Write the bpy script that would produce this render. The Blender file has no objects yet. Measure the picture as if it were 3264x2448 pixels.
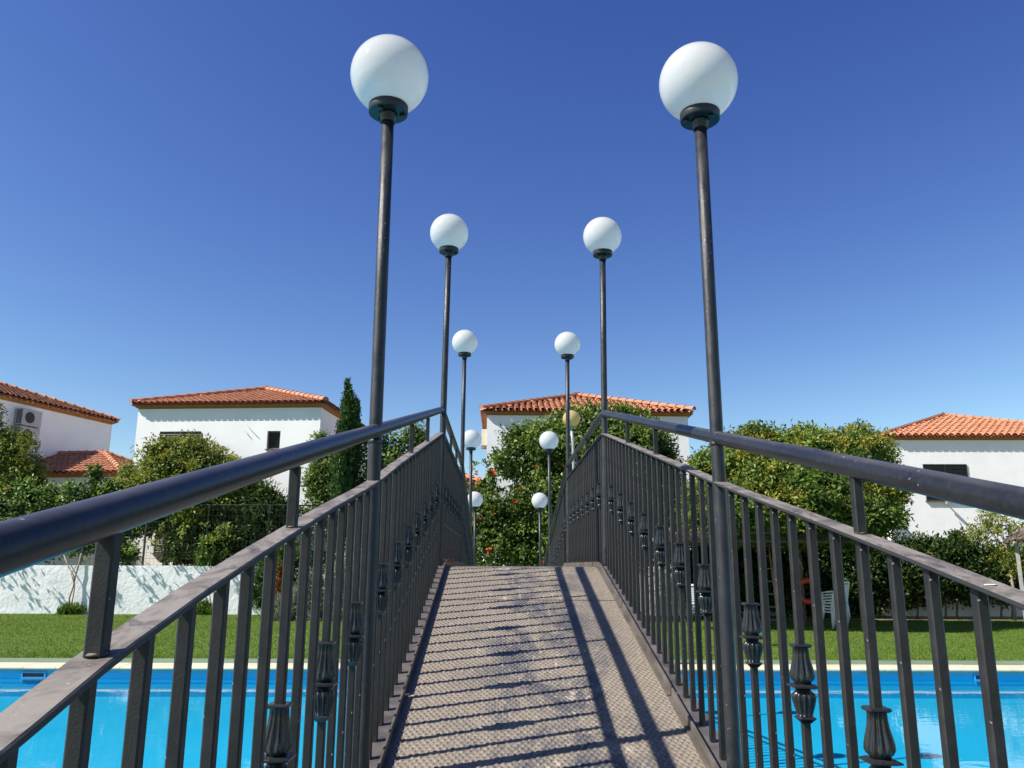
import bpy, math, random
import numpy as np
from mathutils import Matrix, Vector

R = math.radians
PI = math.pi
scene = bpy.context.scene
COL = scene.collection
random.seed(7)

# ------------------------------------------------------------------ camera
F_PX, PITCH, YAW, ROLL = 2582.5, R(12.604), R(0.806), R(0.248)
CAM_Z = 1.60
cp, sp, cy, sy = math.cos(PITCH), math.sin(PITCH), math.cos(YAW), math.sin(YAW)
FW = np.array([sy * cp, cy * cp, sp])
RT = np.array([cy, -sy, 0.0])
UP = np.cross(RT, FW)
cr, sr = math.cos(ROLL), math.sin(ROLL)
RT, UP = cr * RT + sr * UP, -sr * RT + cr * UP
cam_d = bpy.data.cameras.new('camera')
cam = bpy.data.objects.new('camera', cam_d)
COL.objects.link(cam)
cam.matrix_world = Matrix(((RT[0], UP[0], -FW[0], 0), (RT[1], UP[1], -FW[1], 0), (RT[2], UP[2], -FW[2], CAM_Z), (0, 0, 0, 1)))
cam_d.sensor_width = 36
cam_d.lens = F_PX / 3264 * 36
cam_d.clip_start = 0.05
cam_d.clip_end = 9000
scene.camera = cam


def at(vx, vy, Y):
    """real-world point at distance Y from a measurement on the 2212-wide photo"""
    s = 3264 / 2212
    d = FW + (vx * s - 1632) / F_PX * RT - (vy * s - 1224) / F_PX * UP
    p = d * (Y / d[1])
    return (p[0], p[1], p[2] + CAM_Z)


# ------------------------------------------------------------------ object helpers
def tag(o, label=None, cat=None, group=None, kind=None):
    if label: o['label'] = label
    if cat: o['category'] = cat
    if group: o['group'] = group
    if kind: o['kind'] = kind
    return o


def empty(name, loc, rz, label, cat, group=None):
    o = bpy.data.objects.new(name, None)
    o.empty_display_size = 0.2
    COL.objects.link(o)
    o.location = loc
    o.rotation_euler = (0, 0, rz)
    return tag(o, label, cat, group)


def link_mesh(name, me, mats, parent=None):
    o = bpy.data.objects.new(name, me)
    COL.objects.link(o)
    for m in (mats if isinstance(mats, (list, tuple)) else [mats]):
        if m.name not in [x.name for x in me.materials if x]:
            me.materials.append(m)
    if parent: o.parent = parent
    return o


class MB:
    def __init__(s):
        s.v, s.f, s.sm, s.mi = [], [], [], []

    def add(s, vs, fs, smooth=False, mi=0):
        b = len(s.v)
        s.v += [tuple(p) for p in vs]
        for f in fs:
            s.f.append(tuple(i + b for i in f)); s.sm.append(smooth); s.mi.append(mi)
        return s

    def box(s, c, d, rz=0, mi=0, rx=0):
        hx, hy, hz = d[0] / 2, d[1] / 2, d[2] / 2
        M = Matrix.Rotation(rz, 3, 'Z') @ Matrix.Rotation(rx, 3, 'X')
        vs = [Vector(c) + M @ Vector((x * hx, y * hy, z * hz)) for x in (-1, 1) for y in (-1, 1) for z in (-1, 1)]
        return s.add(vs, [(0, 1, 3, 2), (4, 6, 7, 5), (0, 4, 5, 1), (2, 3, 7, 6), (0, 2, 6, 4), (1, 5, 7, 3)], False, mi)

    def rbox(s, c, d, b=.01, rz=0, mi=0):
        """box with chamfered vertical and horizontal edges"""
        hx, hy, hz = d[0] / 2, d[1] / 2, d[2] / 2
        rings = []
        M = Matrix.Rotation(rz, 3, 'Z')
        for z, ins in ((-hz, b), (-hz + b, 0), (hz - b, 0), (hz, b)):
            x, y = hx - ins, hy - ins
            q = [(-x + b, -y), (x - b, -y), (x, -y + b), (x, y - b), (x - b, y), (-x + b, y), (-x, y - b), (-x, -y + b)]
            rings.append([Vector(c) + M @ Vector((a, bb, z)) for a, bb in q])
        return s.loft(rings, True, False, mi)

    def loft(s, rings, caps=True, smooth=True, mi=0, closed=True):
        n = len(rings[0]); b = len(s.v)
        for r in rings: s.v += [tuple(p) for p in r]
        for i in range(len(rings) - 1):
            for j in range(n if closed else n - 1):
                k = (j + 1) % n
                s.f.append((b + i * n + j, b + i * n + k, b + (i + 1) * n + k, b + (i + 1) * n + j)); s.sm.append(smooth); s.mi.append(mi)
        if caps:
            s.f.append(tuple(b + j for j in reversed(range(n)))); s.sm.append(False); s.mi.append(mi)
            e = b + (len(rings) - 1) * n
            s.f.append(tuple(e + j for j in range(n))); s.sm.append(False); s.mi.append(mi)
        return s

    def tube(s, pts, r, n=8, smooth=True, caps=True, mi=0):
        pts = [Vector(p) for p in pts]
        rs = r if isinstance(r, (list, tuple)) else [r] * len(pts)
        rings = []
        ref = None
        for i, p in enumerate(pts):
            t = (pts[min(i + 1, len(pts) - 1)] - pts[max(i - 1, 0)]).normalized()
            if ref is None:
                ref = Vector((0, 0, 1)) if abs(t.z) < .9 else Vector((1, 0, 0))
            a = (ref - t * ref.dot(t)).normalized(); bb = t.cross(a); ref = a
            rings.append([p + (a * math.cos(2 * PI * k / n) + bb * math.sin(2 * PI * k / n)) * rs[i] for k in range(n)])
        return s.loft(rings, caps, smooth, mi)

    def lathe(s, prof, n=24, c=(0, 0, 0), smooth=True, mi=0, mod=None):
        rings = []
        for q in prof:
            z, r = q[0], q[1]
            amp = q[2] if len(q) > 2 else 0
            ring = []
            for k in range(n):
                a = 2 * PI * k / n
                rr = r * (1 - 1.35 * amp * (.5 + .5 * math.cos(mod * a)) ** .7) if mod else r
                ring.append((c[0] + rr * math.cos(a), c[1] + rr * math.sin(a), c[2] + z))
            rings.append(ring)
        return s.loft(rings, True, smooth, mi)

    def mesh(s, name):
        me = bpy.data.meshes.new(name)
        me.from_pydata(s.v, [], s.f)
        me.polygons.foreach_set('use_smooth', s.sm)
        me.polygons.foreach_set('material_index', s.mi)
        me.update()
        return me

    def build(s, name, mats, parent=None):
        return link_mesh(name, s.mesh(name), mats, parent)


# ------------------------------------------------------------------ materials
def new_mat(name):
    m = bpy.data.materials.new(name)
    m.use_nodes = True
    nt = m.node_tree
    nt.nodes.clear()
    out = nt.nodes.new('ShaderNodeOutputMaterial')
    return m, nt, out


def N(nt, t, **kw):
    n = nt.nodes.new(t)
    for k, v in kw.items():
        if k in n.inputs.keys() if hasattr(n.inputs, 'keys') else False:
            n.inputs[k].default_value = v
        else:
            setattr(n, k, v)
    return n


def ramp(nt, fac, stops):
    r = nt.nodes.new('ShaderNodeValToRGB')
    els = r.color_ramp.elements
    while len(els) < len(stops): els.new(.5)
    for e, (p, c) in zip(els, stops):
        e.position = p; e.color = (*c, 1)
    nt.links.new(fac, r.inputs[0])
    return r.outputs[0]


def noise(nt, scale, detail=4, rough=.55, coord='Object', stretch=None, dist=0):
    tc = nt.nodes.new('ShaderNodeTexCoord')
    n = nt.nodes.new('ShaderNodeTexNoise')
    n.inputs['Scale'].default_value = scale
    n.inputs['Detail'].default_value = detail
    n.inputs['Roughness'].default_value = rough
    n.inputs['Distortion'].default_value = dist
    src = tc.outputs[coord]
    if stretch:
        mp = nt.nodes.new('ShaderNodeMapping')
        mp.inputs['Scale'].default_value = stretch
        nt.links.new(src, mp.inputs[0]); src = mp.outputs[0]
    nt.links.new(src, n.inputs['Vector'])
    return n.outputs['Fac']


def mixc(nt, fac, a, b, mode='MIX'):
    m = nt.nodes.new('ShaderNodeMix')
    m.data_type = 'RGBA'; m.blend_type = mode
    for k, v in ((0, fac), (6, a), (7, b)):
        if hasattr(v, 'is_linked') or hasattr(v, 'links'):
            nt.links.new(v, m.inputs[k])
        elif isinstance(v, (int, float)):
            m.inputs[k].default_value = v
        else:
            m.inputs[k].default_value = (*v, 1)
    return m.outputs[2]


def bump(nt, h, strength=.3, dist=.01):
    b = nt.nodes.new('ShaderNodeBump')
    b.inputs['Strength'].default_value = strength
    b.inputs['Distance'].default_value = dist
    nt.links.new(h, b.inputs['Height'])
    return b.outputs['Normal']


def principled(nt, out, color, rough=.6, metal=0, normal=None, spec=.5):
    p = nt.nodes.new('ShaderNodeBsdfPrincipled')
    if hasattr(color, 'links'):
        nt.links.new(color, p.inputs['Base Color'])
    else:
        p.inputs['Base Color'].default_value = (*color, 1)
    if hasattr(rough, 'links'):
        nt.links.new(rough, p.inputs['Roughness'])
    else:
        p.inputs['Roughness'].default_value = rough
    p.inputs['Metallic'].default_value = metal
    p.inputs['Specular IOR Level'].default_value = spec
    if normal is not None: nt.links.new(normal, p.inputs['Normal'])
    nt.links.new(p.outputs[0], out.inputs[0])
    return p


def simple(name, stops, scale=8, rough=.6, bs=0, bscale=60, metal=0, spec=.5, stretch=None, detail=4):
    m, nt, out = new_mat(name)
    c = ramp(nt, noise(nt, scale, detail, stretch=stretch), stops) if len(stops) > 1 else stops[0][1]
    nrm = bump(nt, noise(nt, bscale, 5), bs) if bs else None
    principled(nt, out, c, rough, metal, nrm, spec)
    return m


def rgb(r, g, b):
    f = lambda x: (x / 255 / 12.92) if x / 255 < .04045 else ((x / 255 + .055) / 1.055) ** 2.4
    return (f(r), f(g), f(b))


M = {}
M['iron'] = simple('iron', [(.3, (.011, .0115, .0125)), (.7, (.022, .022, .0225))], 25, .55, .10, 400, spec=.35)
def mk_iron(name, a, b, scale, rough, bs, bsc, spec):
    m, nt, out = new_mat(name)
    c = ramp(nt, noise(nt, scale, 5), [(.3, a), (.7, b)])
    dust = ramp(nt, noise(nt, 9, 6, .7, stretch=(1, 1, .35)), [(.52, (0, 0, 0)), (.75, (.5, .5, .5))])
    c = mixc(nt, dust, c, (.075, .068, .060))
    chip = ramp(nt, noise(nt, 95, 2, .4), [(.735, (0, 0, 0)), (.76, (1, 1, 1))])
    c = mixc(nt, chip, c, (.24, .23, .215))
    rg = nt.nodes.new('ShaderNodeMapRange'); nt.links.new(noise(nt, 14, 5), rg.inputs[0])
    rg.inputs[1].default_value = .3; rg.inputs[2].default_value = .7; rg.inputs[3].default_value = rough - .1; rg.inputs[4].default_value = rough + .14
    principled(nt, out, c, rg.outputs[0], 0, bump(nt, noise(nt, bsc, 4), bs), spec)
    return m


M['iron'] = mk_iron('iron', (.011, .0115, .0125), (.022, .022, .0225), 25, .5, .12, 380, .35)
M['iron_pole'] = mk_iron('iron_pole', (.012, .014, .018), (.026, .028, .033), 30, .36, .22, 420, .45)
M['iron_gloss'] = simple('iron_gloss', [(.3, (.010, .011, .013)), (.7, (.022, .023, .026))], 30, .27, .08, 260, spec=.6)
M['lamp_black'] = simple('lamp_black', [(.3, (.012, .013, .014)), (.7, (.022, .023, .024))], 20, .42)


def mk_handrail():
    m, nt, out = new_mat('handrail')
    n1 = noise(nt, 5, 5, .6, stretch=(1, .5, 1))
    n2 = noise(nt, 90, 3)
    c = ramp(nt, n1, [(.35, (.010, .010, .014)), (.62, (.020, .020, .023)), (.8, (.046, .044, .044))])
    c = mixc(nt, .18, c, ramp(nt, n2, [(.4, (.012, .012, .016)), (.7, (.06, .06, .06))]))
    # dust on upward faces
    g = nt.nodes.new('ShaderNodeNewGeometry')
    sx = nt.nodes.new('ShaderNodeSeparateXYZ'); nt.links.new(g.outputs['Normal'], sx.inputs[0])
    up = ramp(nt, sx.outputs[2], [(.62, (0, 0, 0)), (.97, (1, 1, 1))])
    mul = mixc(nt, 1.0, up, ramp(nt, n1, [(.36, (.06, .06, .06)), (.62, (.42, .42, .42))]), 'MULTIPLY')
    s = nt.nodes.new('ShaderNodeSeparateColor'); nt.links.new(mul, s.inputs[0])
    c = mixc(nt, s.outputs[0], c, (.17, .16, .16))
    c = mixc(nt, ramp(nt, noise(nt, 70, 2, .4), [(.745, (0, 0, 0)), (.77, (1, 1, 1))]), c, (.22, .21, .20))
    rg = nt.nodes.new('ShaderNodeMapRange'); nt.links.new(n1, rg.inputs[0]); rg.inputs[3].default_value = .26; rg.inputs[4].default_value = .42
    principled(nt, out, c, rg.outputs[0], 0, bump(nt, n2, .10, .003), .30)
    return m


M['handrail'] = mk_handrail()


def mk_flat_rail():
    m, nt, out = new_mat('dusty_rail')
    g = nt.nodes.new('ShaderNodeNewGeometry')
    sx = nt.nodes.new('ShaderNodeSeparateXYZ'); nt.links.new(g.outputs['Normal'], sx.inputs[0])
    up = ramp(nt, sx.outputs[2], [(.55, (0, 0, 0)), (.8, (1, 1, 1))])
    n1 = noise(nt, 24, 7, .68, stretch=(1, .5, 1), dist=.8)
    dust = ramp(nt, n1, [(.36, (.060, .050, .050)), (.47, (.135, .118, .105)), (.58, (.205, .184, .162))])
    sp_ = ramp(nt, noise(nt, 190, 2), [(.66, (0, 0, 0)), (.74, (.6, .6, .6))])
    dust = mixc(nt, sp_, dust, (.30, .29, .28))
    c = mixc(nt, up, (.022, .022, .024), dust)
    principled(nt, out, c, .62, 0, bump(nt, n1, .2, .004))
    return m


def mixfac(m): return m


M['dusty_rail'] = mk_flat_rail()


def mk_deck():
    m, nt, out = new_mat('tread_plate')
    n1 = noise(nt, 2.3, 7, .68, stretch=(1.5, .8, 1), dist=.6)
    n2 = noise(nt, 60, 4, .6)
    n3 = noise(nt, 7.5, 5, .7, stretch=(2.2, .6, 1), dist=1.2)
    base = ramp(nt, n2, [(.25, (.145, .120, .090)), (.5, (.215, .182, .141)), (.75, (.29, .250, .198))])
    # bare, trodden dark steel down the middle
    tc = nt.nodes.new('ShaderNodeTexCoord'); sx = nt.nodes.new('ShaderNodeSeparateXYZ')
    nt.links.new(tc.outputs['Object'], sx.inputs[0])
    a = nt.nodes.new('ShaderNodeMath'); a.operation = 'SUBTRACT'; nt.links.new(sx.outputs[0], a.inputs[0]); a.inputs[1].default_value = .20
    b = nt.nodes.new('ShaderNodeMath'); b.operation = 'ABSOLUTE'; nt.links.new(a.outputs[0], b.inputs[0])
    mid = nt.nodes.new('ShaderNodeMapRange'); nt.links.new(b.outputs[0], mid.inputs[0])
    mid.inputs[1].default_value = .14; mid.inputs[2].default_value = .40; mid.inputs[3].default_value = .92; mid.inputs[4].default_value = 0
    bare = ramp(nt, n1, [(.46, (0, 0, 0)), (.55, (1, 1, 1))])
    mu = nt.nodes.new('ShaderNodeMath'); mu.operation = 'MULTIPLY'; nt.links.new(bare, mu.inputs[0]); nt.links.new(mid.outputs[0], mu.inputs[1])
    c = mixc(nt, mu.outputs[0], base, ramp(nt, n2, [(.3, (.030, .033, .044)), (.7, (.085, .085, .095))]))
    pale = ramp(nt, n3, [(.58, (0, 0, 0)), (.66, (1, 1, 1))])
    mu2 = nt.nodes.new('ShaderNodeMath'); mu2.operation = 'MULTIPLY'; nt.links.new(pale, mu2.inputs[0]); nt.links.new(mid.outputs[0], mu2.inputs[1])
    c = mixc(nt, mu2.outputs[0], c, (.42, .365, .28))
    # dirt between the studs, polished tops
    zz = nt.nodes.new('ShaderNodeAttribute'); zz.attribute_name = 'stud'
    c = mixc(nt, zz.outputs['Fac'], c, mixc(nt, .55, c, (.10, .088, .075)))
    fl = ramp(nt, noise(nt, 55, 2, .5), [(.735, (0, 0, 0)), (.755, (1, 1, 1))])
    c = mixc(nt, fl, c, (.42, .40, .36))
    principled(nt, out, c, .55, 0, bump(nt, n2, .35, .004))
    return m


M['deck'] = mk_deck()
M['beam'] = simple('beam', [(.3, (.05, .045, .045)), (.7, (.12, .108, .098))], 14, .5, .2, 150)
M['kerb'] = simple('kerb', [(.3, (.060, .050, .044)), (.55, (.105, .090, .076)), (.75, (.15, .13, .11))], 18, .55, .2, 150, stretch=(1, .4, 1))


def mk_globe(name, col):
    m, nt, out = new_mat(name)
    d = N(nt, 'ShaderNodeBsdfDiffuse'); d.inputs[0].default_value = (*col, 1)
    t = N(nt, 'ShaderNodeBsdfTranslucent'); t.inputs[0].default_value = (*col, 1)
    g = N(nt, 'ShaderNodeBsdfGlossy'); g.inputs['Roughness'].default_value = .04
    a = N(nt, 'ShaderNodeMixShader'); a.inputs[0].default_value = .60
    nt.links.new(d.outputs[0], a.inputs[1]); nt.links.new(t.outputs[0], a.inputs[2])
    fr = N(nt, 'ShaderNodeFresnel'); fr.inputs[0].default_value = 1.42
    b = N(nt, 'ShaderNodeMixShader'); nt.links.new(fr.outputs[0], b.inputs[0])
    nt.links.new(a.outputs[0], b.inputs[1]); nt.links.new(g.outputs[0], b.inputs[2])
    nt.links.new(b.outputs[0], out.inputs[0])
    return m


M['globe'] = mk_globe('opal_globe', (.985, .985, .975))
M['globe_yellow'] = mk_globe('aged_globe', (.86, .68, .30))


def mk_wall(name, a, b, bs=.25, bsc=30):
    m, nt, out = new_mat(name)
    c = ramp(nt, noise(nt, .9, 6, .6), [(.35, a), (.65, b)])
    st = ramp(nt, noise(nt, 1.6, 5, .7, stretch=(1, 1, .25)), [(.60, (0, 0, 0)), (.85, (.22, .22, .22))])
    c = mixc(nt, st, c, (.55, .53, .50))
    principled(nt, out, c, .85, 0, bump(nt, noise(nt, bsc, 5), bs, .02), .2)
    return m


M['stucco'] = mk_wall('white_stucco', (.80, .80, .795), (.86, .86, .855))
M['stucco_rough'] = mk_wall('rough_whitewash', (.74, .76, .78), (.84, .85, .86), .9, 7)


def mk_tile(name, lo, mid, hi):
    m, nt, out = new_mat(name)
    g = nt.nodes.new('ShaderNodeNewGeometry')
    c = ramp(nt, g.outputs['Random Per Island'], [(0, lo), (.5, mid), (1, hi)])
    li = ramp(nt, noise(nt, 1.4, 6, .7), [(.56, (0, 0, 0)), (.75, (.55, .55, .55))])
    c = mixc(nt, li, c, (.20, .12, .06))
    c = mixc(nt, .35, c, ramp(nt, noise(nt, 14, 4), [(.3, lo), (.7, hi)]))
    principled(nt, out, c, .8, 0, bump(nt, noise(nt, 40, 3), .2), .2)
    return m


M['tile'] = mk_tile('terracotta', (.36, .150, .085), (.44, .190, .110), (.51, .235, .142))
M['tile_pale'] = mk_tile('pale_terracotta', (.37, .150, .082), (.43, .180, .100), (.48, .215, .125))
M['tile_under'] = simple('tile_channel', [(.3, (.16, .055, .03)), (.7, (.26, .09, .045))], 6, .85)
M['ochre'] = simple('ochre_cornice', [(.3, (.34, .160, .050)), (.7, (.42, .205, .068))], 4, .8, .1)
M['shutter'] = simple('shutter_paint', [(.3, (.010, .015, .014)), (.7, (.018, .026, .024))], 10, .5)
M['brown_frame'] = simple('brown_frame', [(.3, (.10, .050, .035)), (.7, (.16, .085, .06))], 10, .6)
M['glass_dark'] = simple('dark_pane', [(0, (.004, .004, .006))], 1, .35, spec=.2)
M['ac'] = simple('ac_casing', [(.3, (.38, .36, .34)), (.7, (.45, .43, .41))], 3, .5)
M['ac_cream'] = simple('ac_cream', [(.3, (.58, .50, .36)), (.7, (.66, .58, .42))], 3, .5)
M['ac_dark'] = simple('ac_grille', [(.4, (.03, .025, .025)), (.6, (.07, .06, .06))], 60, .6)
M['steel'] = simple('grey_steel', [(.3, (.22, .22, .22)), (.7, (.32, .32, .31))], 10, .45)
M['wire'] = simple('green_wire', [(0, (.035, .045, .04))], 1, .5)
M['plastic_white'] = simple('white_plastic', [(.3, (.68, .72, .76)), (.7, (.75, .78, .80))], 3, .35)
M['blue_plastic'] = simple('blue_plastic', [(0, (.02, .10, .42))], 1, .4)
M['buoy'] = simple('red_buoy', [(.3, (.48, .040, .014)), (.7, (.56, .06, .02))], 5, .45)
M['wood'] = simple('weathered_wood', [(.3, (.20, .14, .09)), (.7, (.33, .25, .17))], 9, .8, .3, 40, stretch=(6, 6, .6))
M['thatch'] = simple('thatch', [(.25, (.055, .042, .032)), (.5, (.12, .095, .072)), (.75, (.21, .17, .13))], 16, .9, .8, 50, stretch=(1, 1, .35))
M['bark'] = simple('bark', [(.3, (.09, .07, .05)), (.7, (.20, .165, .12))], 12, .9, .6, 40, stretch=(1, 1, .3))
M['vine_bark'] = simple('vine_bark', [(.3, (.24, .19, .13)), (.7, (.40, .34, .25))], 12, .9, .5, 40)
M['orange'] = simple('orange_petal', [(.3, (.62, .10, .025)), (.7, (.75, .18, .05))], 9, .5)
M['orange_pale'] = simple('apricot_petal', [(.3, (.66, .25, .07)), (.7, (.74, .33, .11))], 9, .5)
M['pink'] = simple('pink_petal', [(.3, (.62, .05, .10)), (.7, (.72, .13, .20))], 9, .5)
M['soil'] = simple('dry_soil', [(.3, (.22, .15, .09)), (.7, (.38, .28, .18))], 3, .95, .5, 20)
M['path'] = simple('green_path', [(.3, (.115, .165, .105)), (.7, (.150, .205, .135))], 1.2, .8, .1, 60)
M['coping'] = simple('cream_coping', [(.3, (.52, .42, .29)), (.55, (.62, .51, .36)), (.75, (.68, .58, .43))], 2.2, .75, .35, 70)
M['pool_paint'] = simple('pool_paint', [(.3, (.006, .42, .70)), (.7, (.010, .46, .76))], .7, .6, .1, 30)
M['pool_band'] = simple('pool_band', [(.3, (.004, .37, .64)), (.7, (.006, .41, .70))], .9, .55)
M['pool_lip'] = simple('pool_lip', [(.3, (.10, .30, .40)), (.7, (.16, .38, .46))], 3, .6, .2, 60)
M['skimmer'] = simple('skimmer_plastic', [(0, (.03, .30, .55))], 1, .4)
M['black'] = simple('black_slot', [(0, (.004, .004, .004))], 1, .6)


def mk_lawn(name, stops, scale):
    m, nt, out = new_mat(name)
    c = ramp(nt, noise(nt, scale, 8, .75), stops)
    big = noise(nt, .35, 4, .6)
    c = mixc(nt, ramp(nt, big, [(.4, (0, 0, 0)), (.7, (.5, .5, .5))]), c, (.085, .125, .022))
    principled(nt, out, c, .8, 0, bump(nt, noise(nt, 30, 5, .7), .8, .03), .15)
    return m


M['lawn'] = mk_lawn('lawn', [(.3, (.050, .10, .014)), (.5, (.085, .15, .022)), (.7, (.13, .20, .035))], 6)
M['ground'] = mk_lawn('far_ground', [(.3, (.10, .10, .04)), (.7, (.20, .17, .09))], .4)


def mk_grass():
    m, nt, out = new_mat('grass_blade')
    g = nt.nodes.new('ShaderNodeNewGeometry')
    c = ramp(nt, g.outputs['Random Per Island'], [(0, (.085, .145, .020)), (.5, (.140, .215, .036)), (1, (.23, .28, .065))])
    big = ramp(nt, noise(nt, .8, 5, .65), [(.38, (0, 0, 0)), (.68, (.55, .55, .55))])
    c = mixc(nt, big, c, (.095, .175, .022))
    c = mixc(nt, ramp(nt, noise(nt, 1.9, 6, .7), [(.50, (0, 0, 0)), (.68, (.5, .5, .5))]), c, (.20, .22, .055))
    d = N(nt, 'ShaderNodeBsdfDiffuse'); t = N(nt, 'ShaderNodeBsdfTranslucent')
    nt.links.new(c, d.inputs[0]); nt.links.new(c, t.inputs[0])
    a = N(nt, 'ShaderNodeMixShader'); a.inputs[0].default_value = .35
    nt.links.new(d.outputs[0], a.inputs[1]); nt.links.new(t.outputs[0], a.inputs[2])
    nt.links.new(a.outputs[0], out.inputs[0])
    return m


M['grass'] = mk_grass()


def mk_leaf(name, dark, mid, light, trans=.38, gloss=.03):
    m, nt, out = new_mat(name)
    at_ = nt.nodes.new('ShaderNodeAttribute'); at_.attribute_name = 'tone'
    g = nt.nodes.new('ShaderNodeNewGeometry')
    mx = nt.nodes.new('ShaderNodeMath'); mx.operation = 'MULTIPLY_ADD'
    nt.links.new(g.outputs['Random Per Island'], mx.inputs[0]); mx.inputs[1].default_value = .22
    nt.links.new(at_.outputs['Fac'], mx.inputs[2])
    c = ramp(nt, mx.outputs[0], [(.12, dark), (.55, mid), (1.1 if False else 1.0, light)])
    d = N(nt, 'ShaderNodeBsdfDiffuse'); t = N(nt, 'ShaderNodeBsdfTranslucent'); gl = N(nt, 'ShaderNodeBsdfGlossy')
    nt.links.new(c, d.inputs[0]); nt.links.new(c, t.inputs[0])
    gl.inputs['Roughness'].default_value = .5
    a = N(nt, 'ShaderNodeMixShader'); a.inputs[0].default_value = trans
    nt.links.new(d.outputs[0], a.inputs[1]); nt.links.new(t.outputs[0], a.inputs[2])
    b = N(nt, 'ShaderNodeMixShader'); b.inputs[0].default_value = gloss
    nt.links.new(a.outputs[0], b.inputs[1]); nt.links.new(gl.outputs[0], b.inputs[2])
    nt.links.new(b.outputs[0], out.inputs[0])
    return m


M['leaf'] = mk_leaf('leaf_green', (.042, .088, .014), (.135, .212, .030), (.30, .36, .055))
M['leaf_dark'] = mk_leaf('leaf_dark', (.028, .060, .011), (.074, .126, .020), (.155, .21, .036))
M['leaf_yellow'] = mk_leaf('leaf_yellowish', (.058, .096, .014), (.180, .228, .028), (.38, .38, .055))
M['leaf_vine'] = mk_leaf('leaf_vine', (.042, .096, .018), (.13, .225, .040), (.27, .37, .075), .35)
M['tuft'] = mk_leaf('yellow_tuft', (.20, .20, .028), (.32, .31, .045), (.44, .41, .075), .35, .02)
M['leaf_cypress'] = mk_leaf('leaf_cypress', (.022, .060, .014), (.050, .110, .024), (.11, .175, .038), .2, .02)
M['leaf_grey'] = mk_leaf('leaf_grey', (.09, .11, .07), (.17, .19, .13), (.28, .29, .20), .25, .02)
M['leaf_lime'] = mk_leaf('leaf_lime', (.05, .10, .010), (.10, .17, .018), (.17, .25, .03), .3, .02)
M['leaf_rust'] = mk_leaf('leaf_rust', (.12, .045, .015), (.22, .075, .022), (.32, .12, .035), .3, .02)
M['leaf_pale'] = mk_leaf('leaf_pale', (.10, .13, .07), (.26, .28, .19), (.45, .46, .36), .3, .03)


def mk_water():
    m, nt, out = new_mat('pool_water')
    tr = N(nt, 'ShaderNodeBsdfTransparent'); tr.inputs[0].default_value = (.84, .98, 1, 1)
    gl = N(nt, 'ShaderNodeBsdfGlossy'); gl.inputs['Roughness'].default_value = .015
    n = bump(nt, noise(nt, 3.2, 3, .5, stretch=(.7, 1.3, 1)), .07, .03)
    nt.links.new(n, gl.inputs['Normal'])
    fr = N(nt, 'ShaderNodeFresnel'); fr.inputs[0].default_value = 1.33
    nt.links.new(n, fr.inputs['Normal'])
    a = N(nt, 'ShaderNodeMixShader')
    nt.links.new(fr.outputs[0], a.inputs[0]); nt.links.new(tr.outputs[0], a.inputs[1]); nt.links.new(gl.outputs[0], a.inputs[2])
    nt.links.new(a.outputs[0], out.inputs[0])
    return m


M['water'] = mk_water()

# ------------------------------------------------------------------ footbridge profile
BX = .1444           # bridge centre line
HALF = .530          # railing planes
RAIL_X = {-1: BX - HALF, 1: BX + HALF}
YM = 6.67            # crest
LAMP_Y = [-.27, 2.486, 5.247, 8.085, 10.938, 13.358]
_u = np.linspace(0, 12, 2401)
_s = np.interp(_u, [0, 1.30, 1.55, 4.2, 4.4, 7, 9, 12], [0, .0, .205, .205, .255, .258, .25, .25])
_z = np.concatenate([[0], np.cumsum((_s[1:] + _s[:-1]) / 2 * np.diff(_u))])
_sn = np.interp(_u, [0, 1.32, 1.54, 6.2, 9, 12], [0, 0, .2145, .2145, .21, .20])
_zn = np.concatenate([[0], np.cumsum((_sn[1:] + _sn[:-1]) / 2 * np.diff(_u))])
Y0, Y1 = -1.25, 14.6


def deck(y):
    return CAM_Z - .012 - float(np.interp(abs(y - YM), _u, _zn if y < YM else _z))


def ysamples(a, b, step=.06):
    n = max(2, int(round((b - a) / step)) + 1)
    return [a + (b - a) * i / (n - 1) for i in range(n)]


def sweep(mb, x0, x1, dz0, dz1, a, b, step=.06, sm=False):
    """rectangular bar swept along the deck profile"""
    rings = []
    for y in ysamples(a, b, step):
        z = deck(y)
        rings.append([(x0, y, z + dz0), (x1, y, z + dz0), (x1, y, z + dz1), (x0, y, z + dz1)])
    return mb.loft(rings, True, sm)


bridge = empty('footbridge', (0, 0, 0), 0, 'arched steel footbridge with dusty studded tread plates crossing the pool', 'footbridge')


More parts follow.
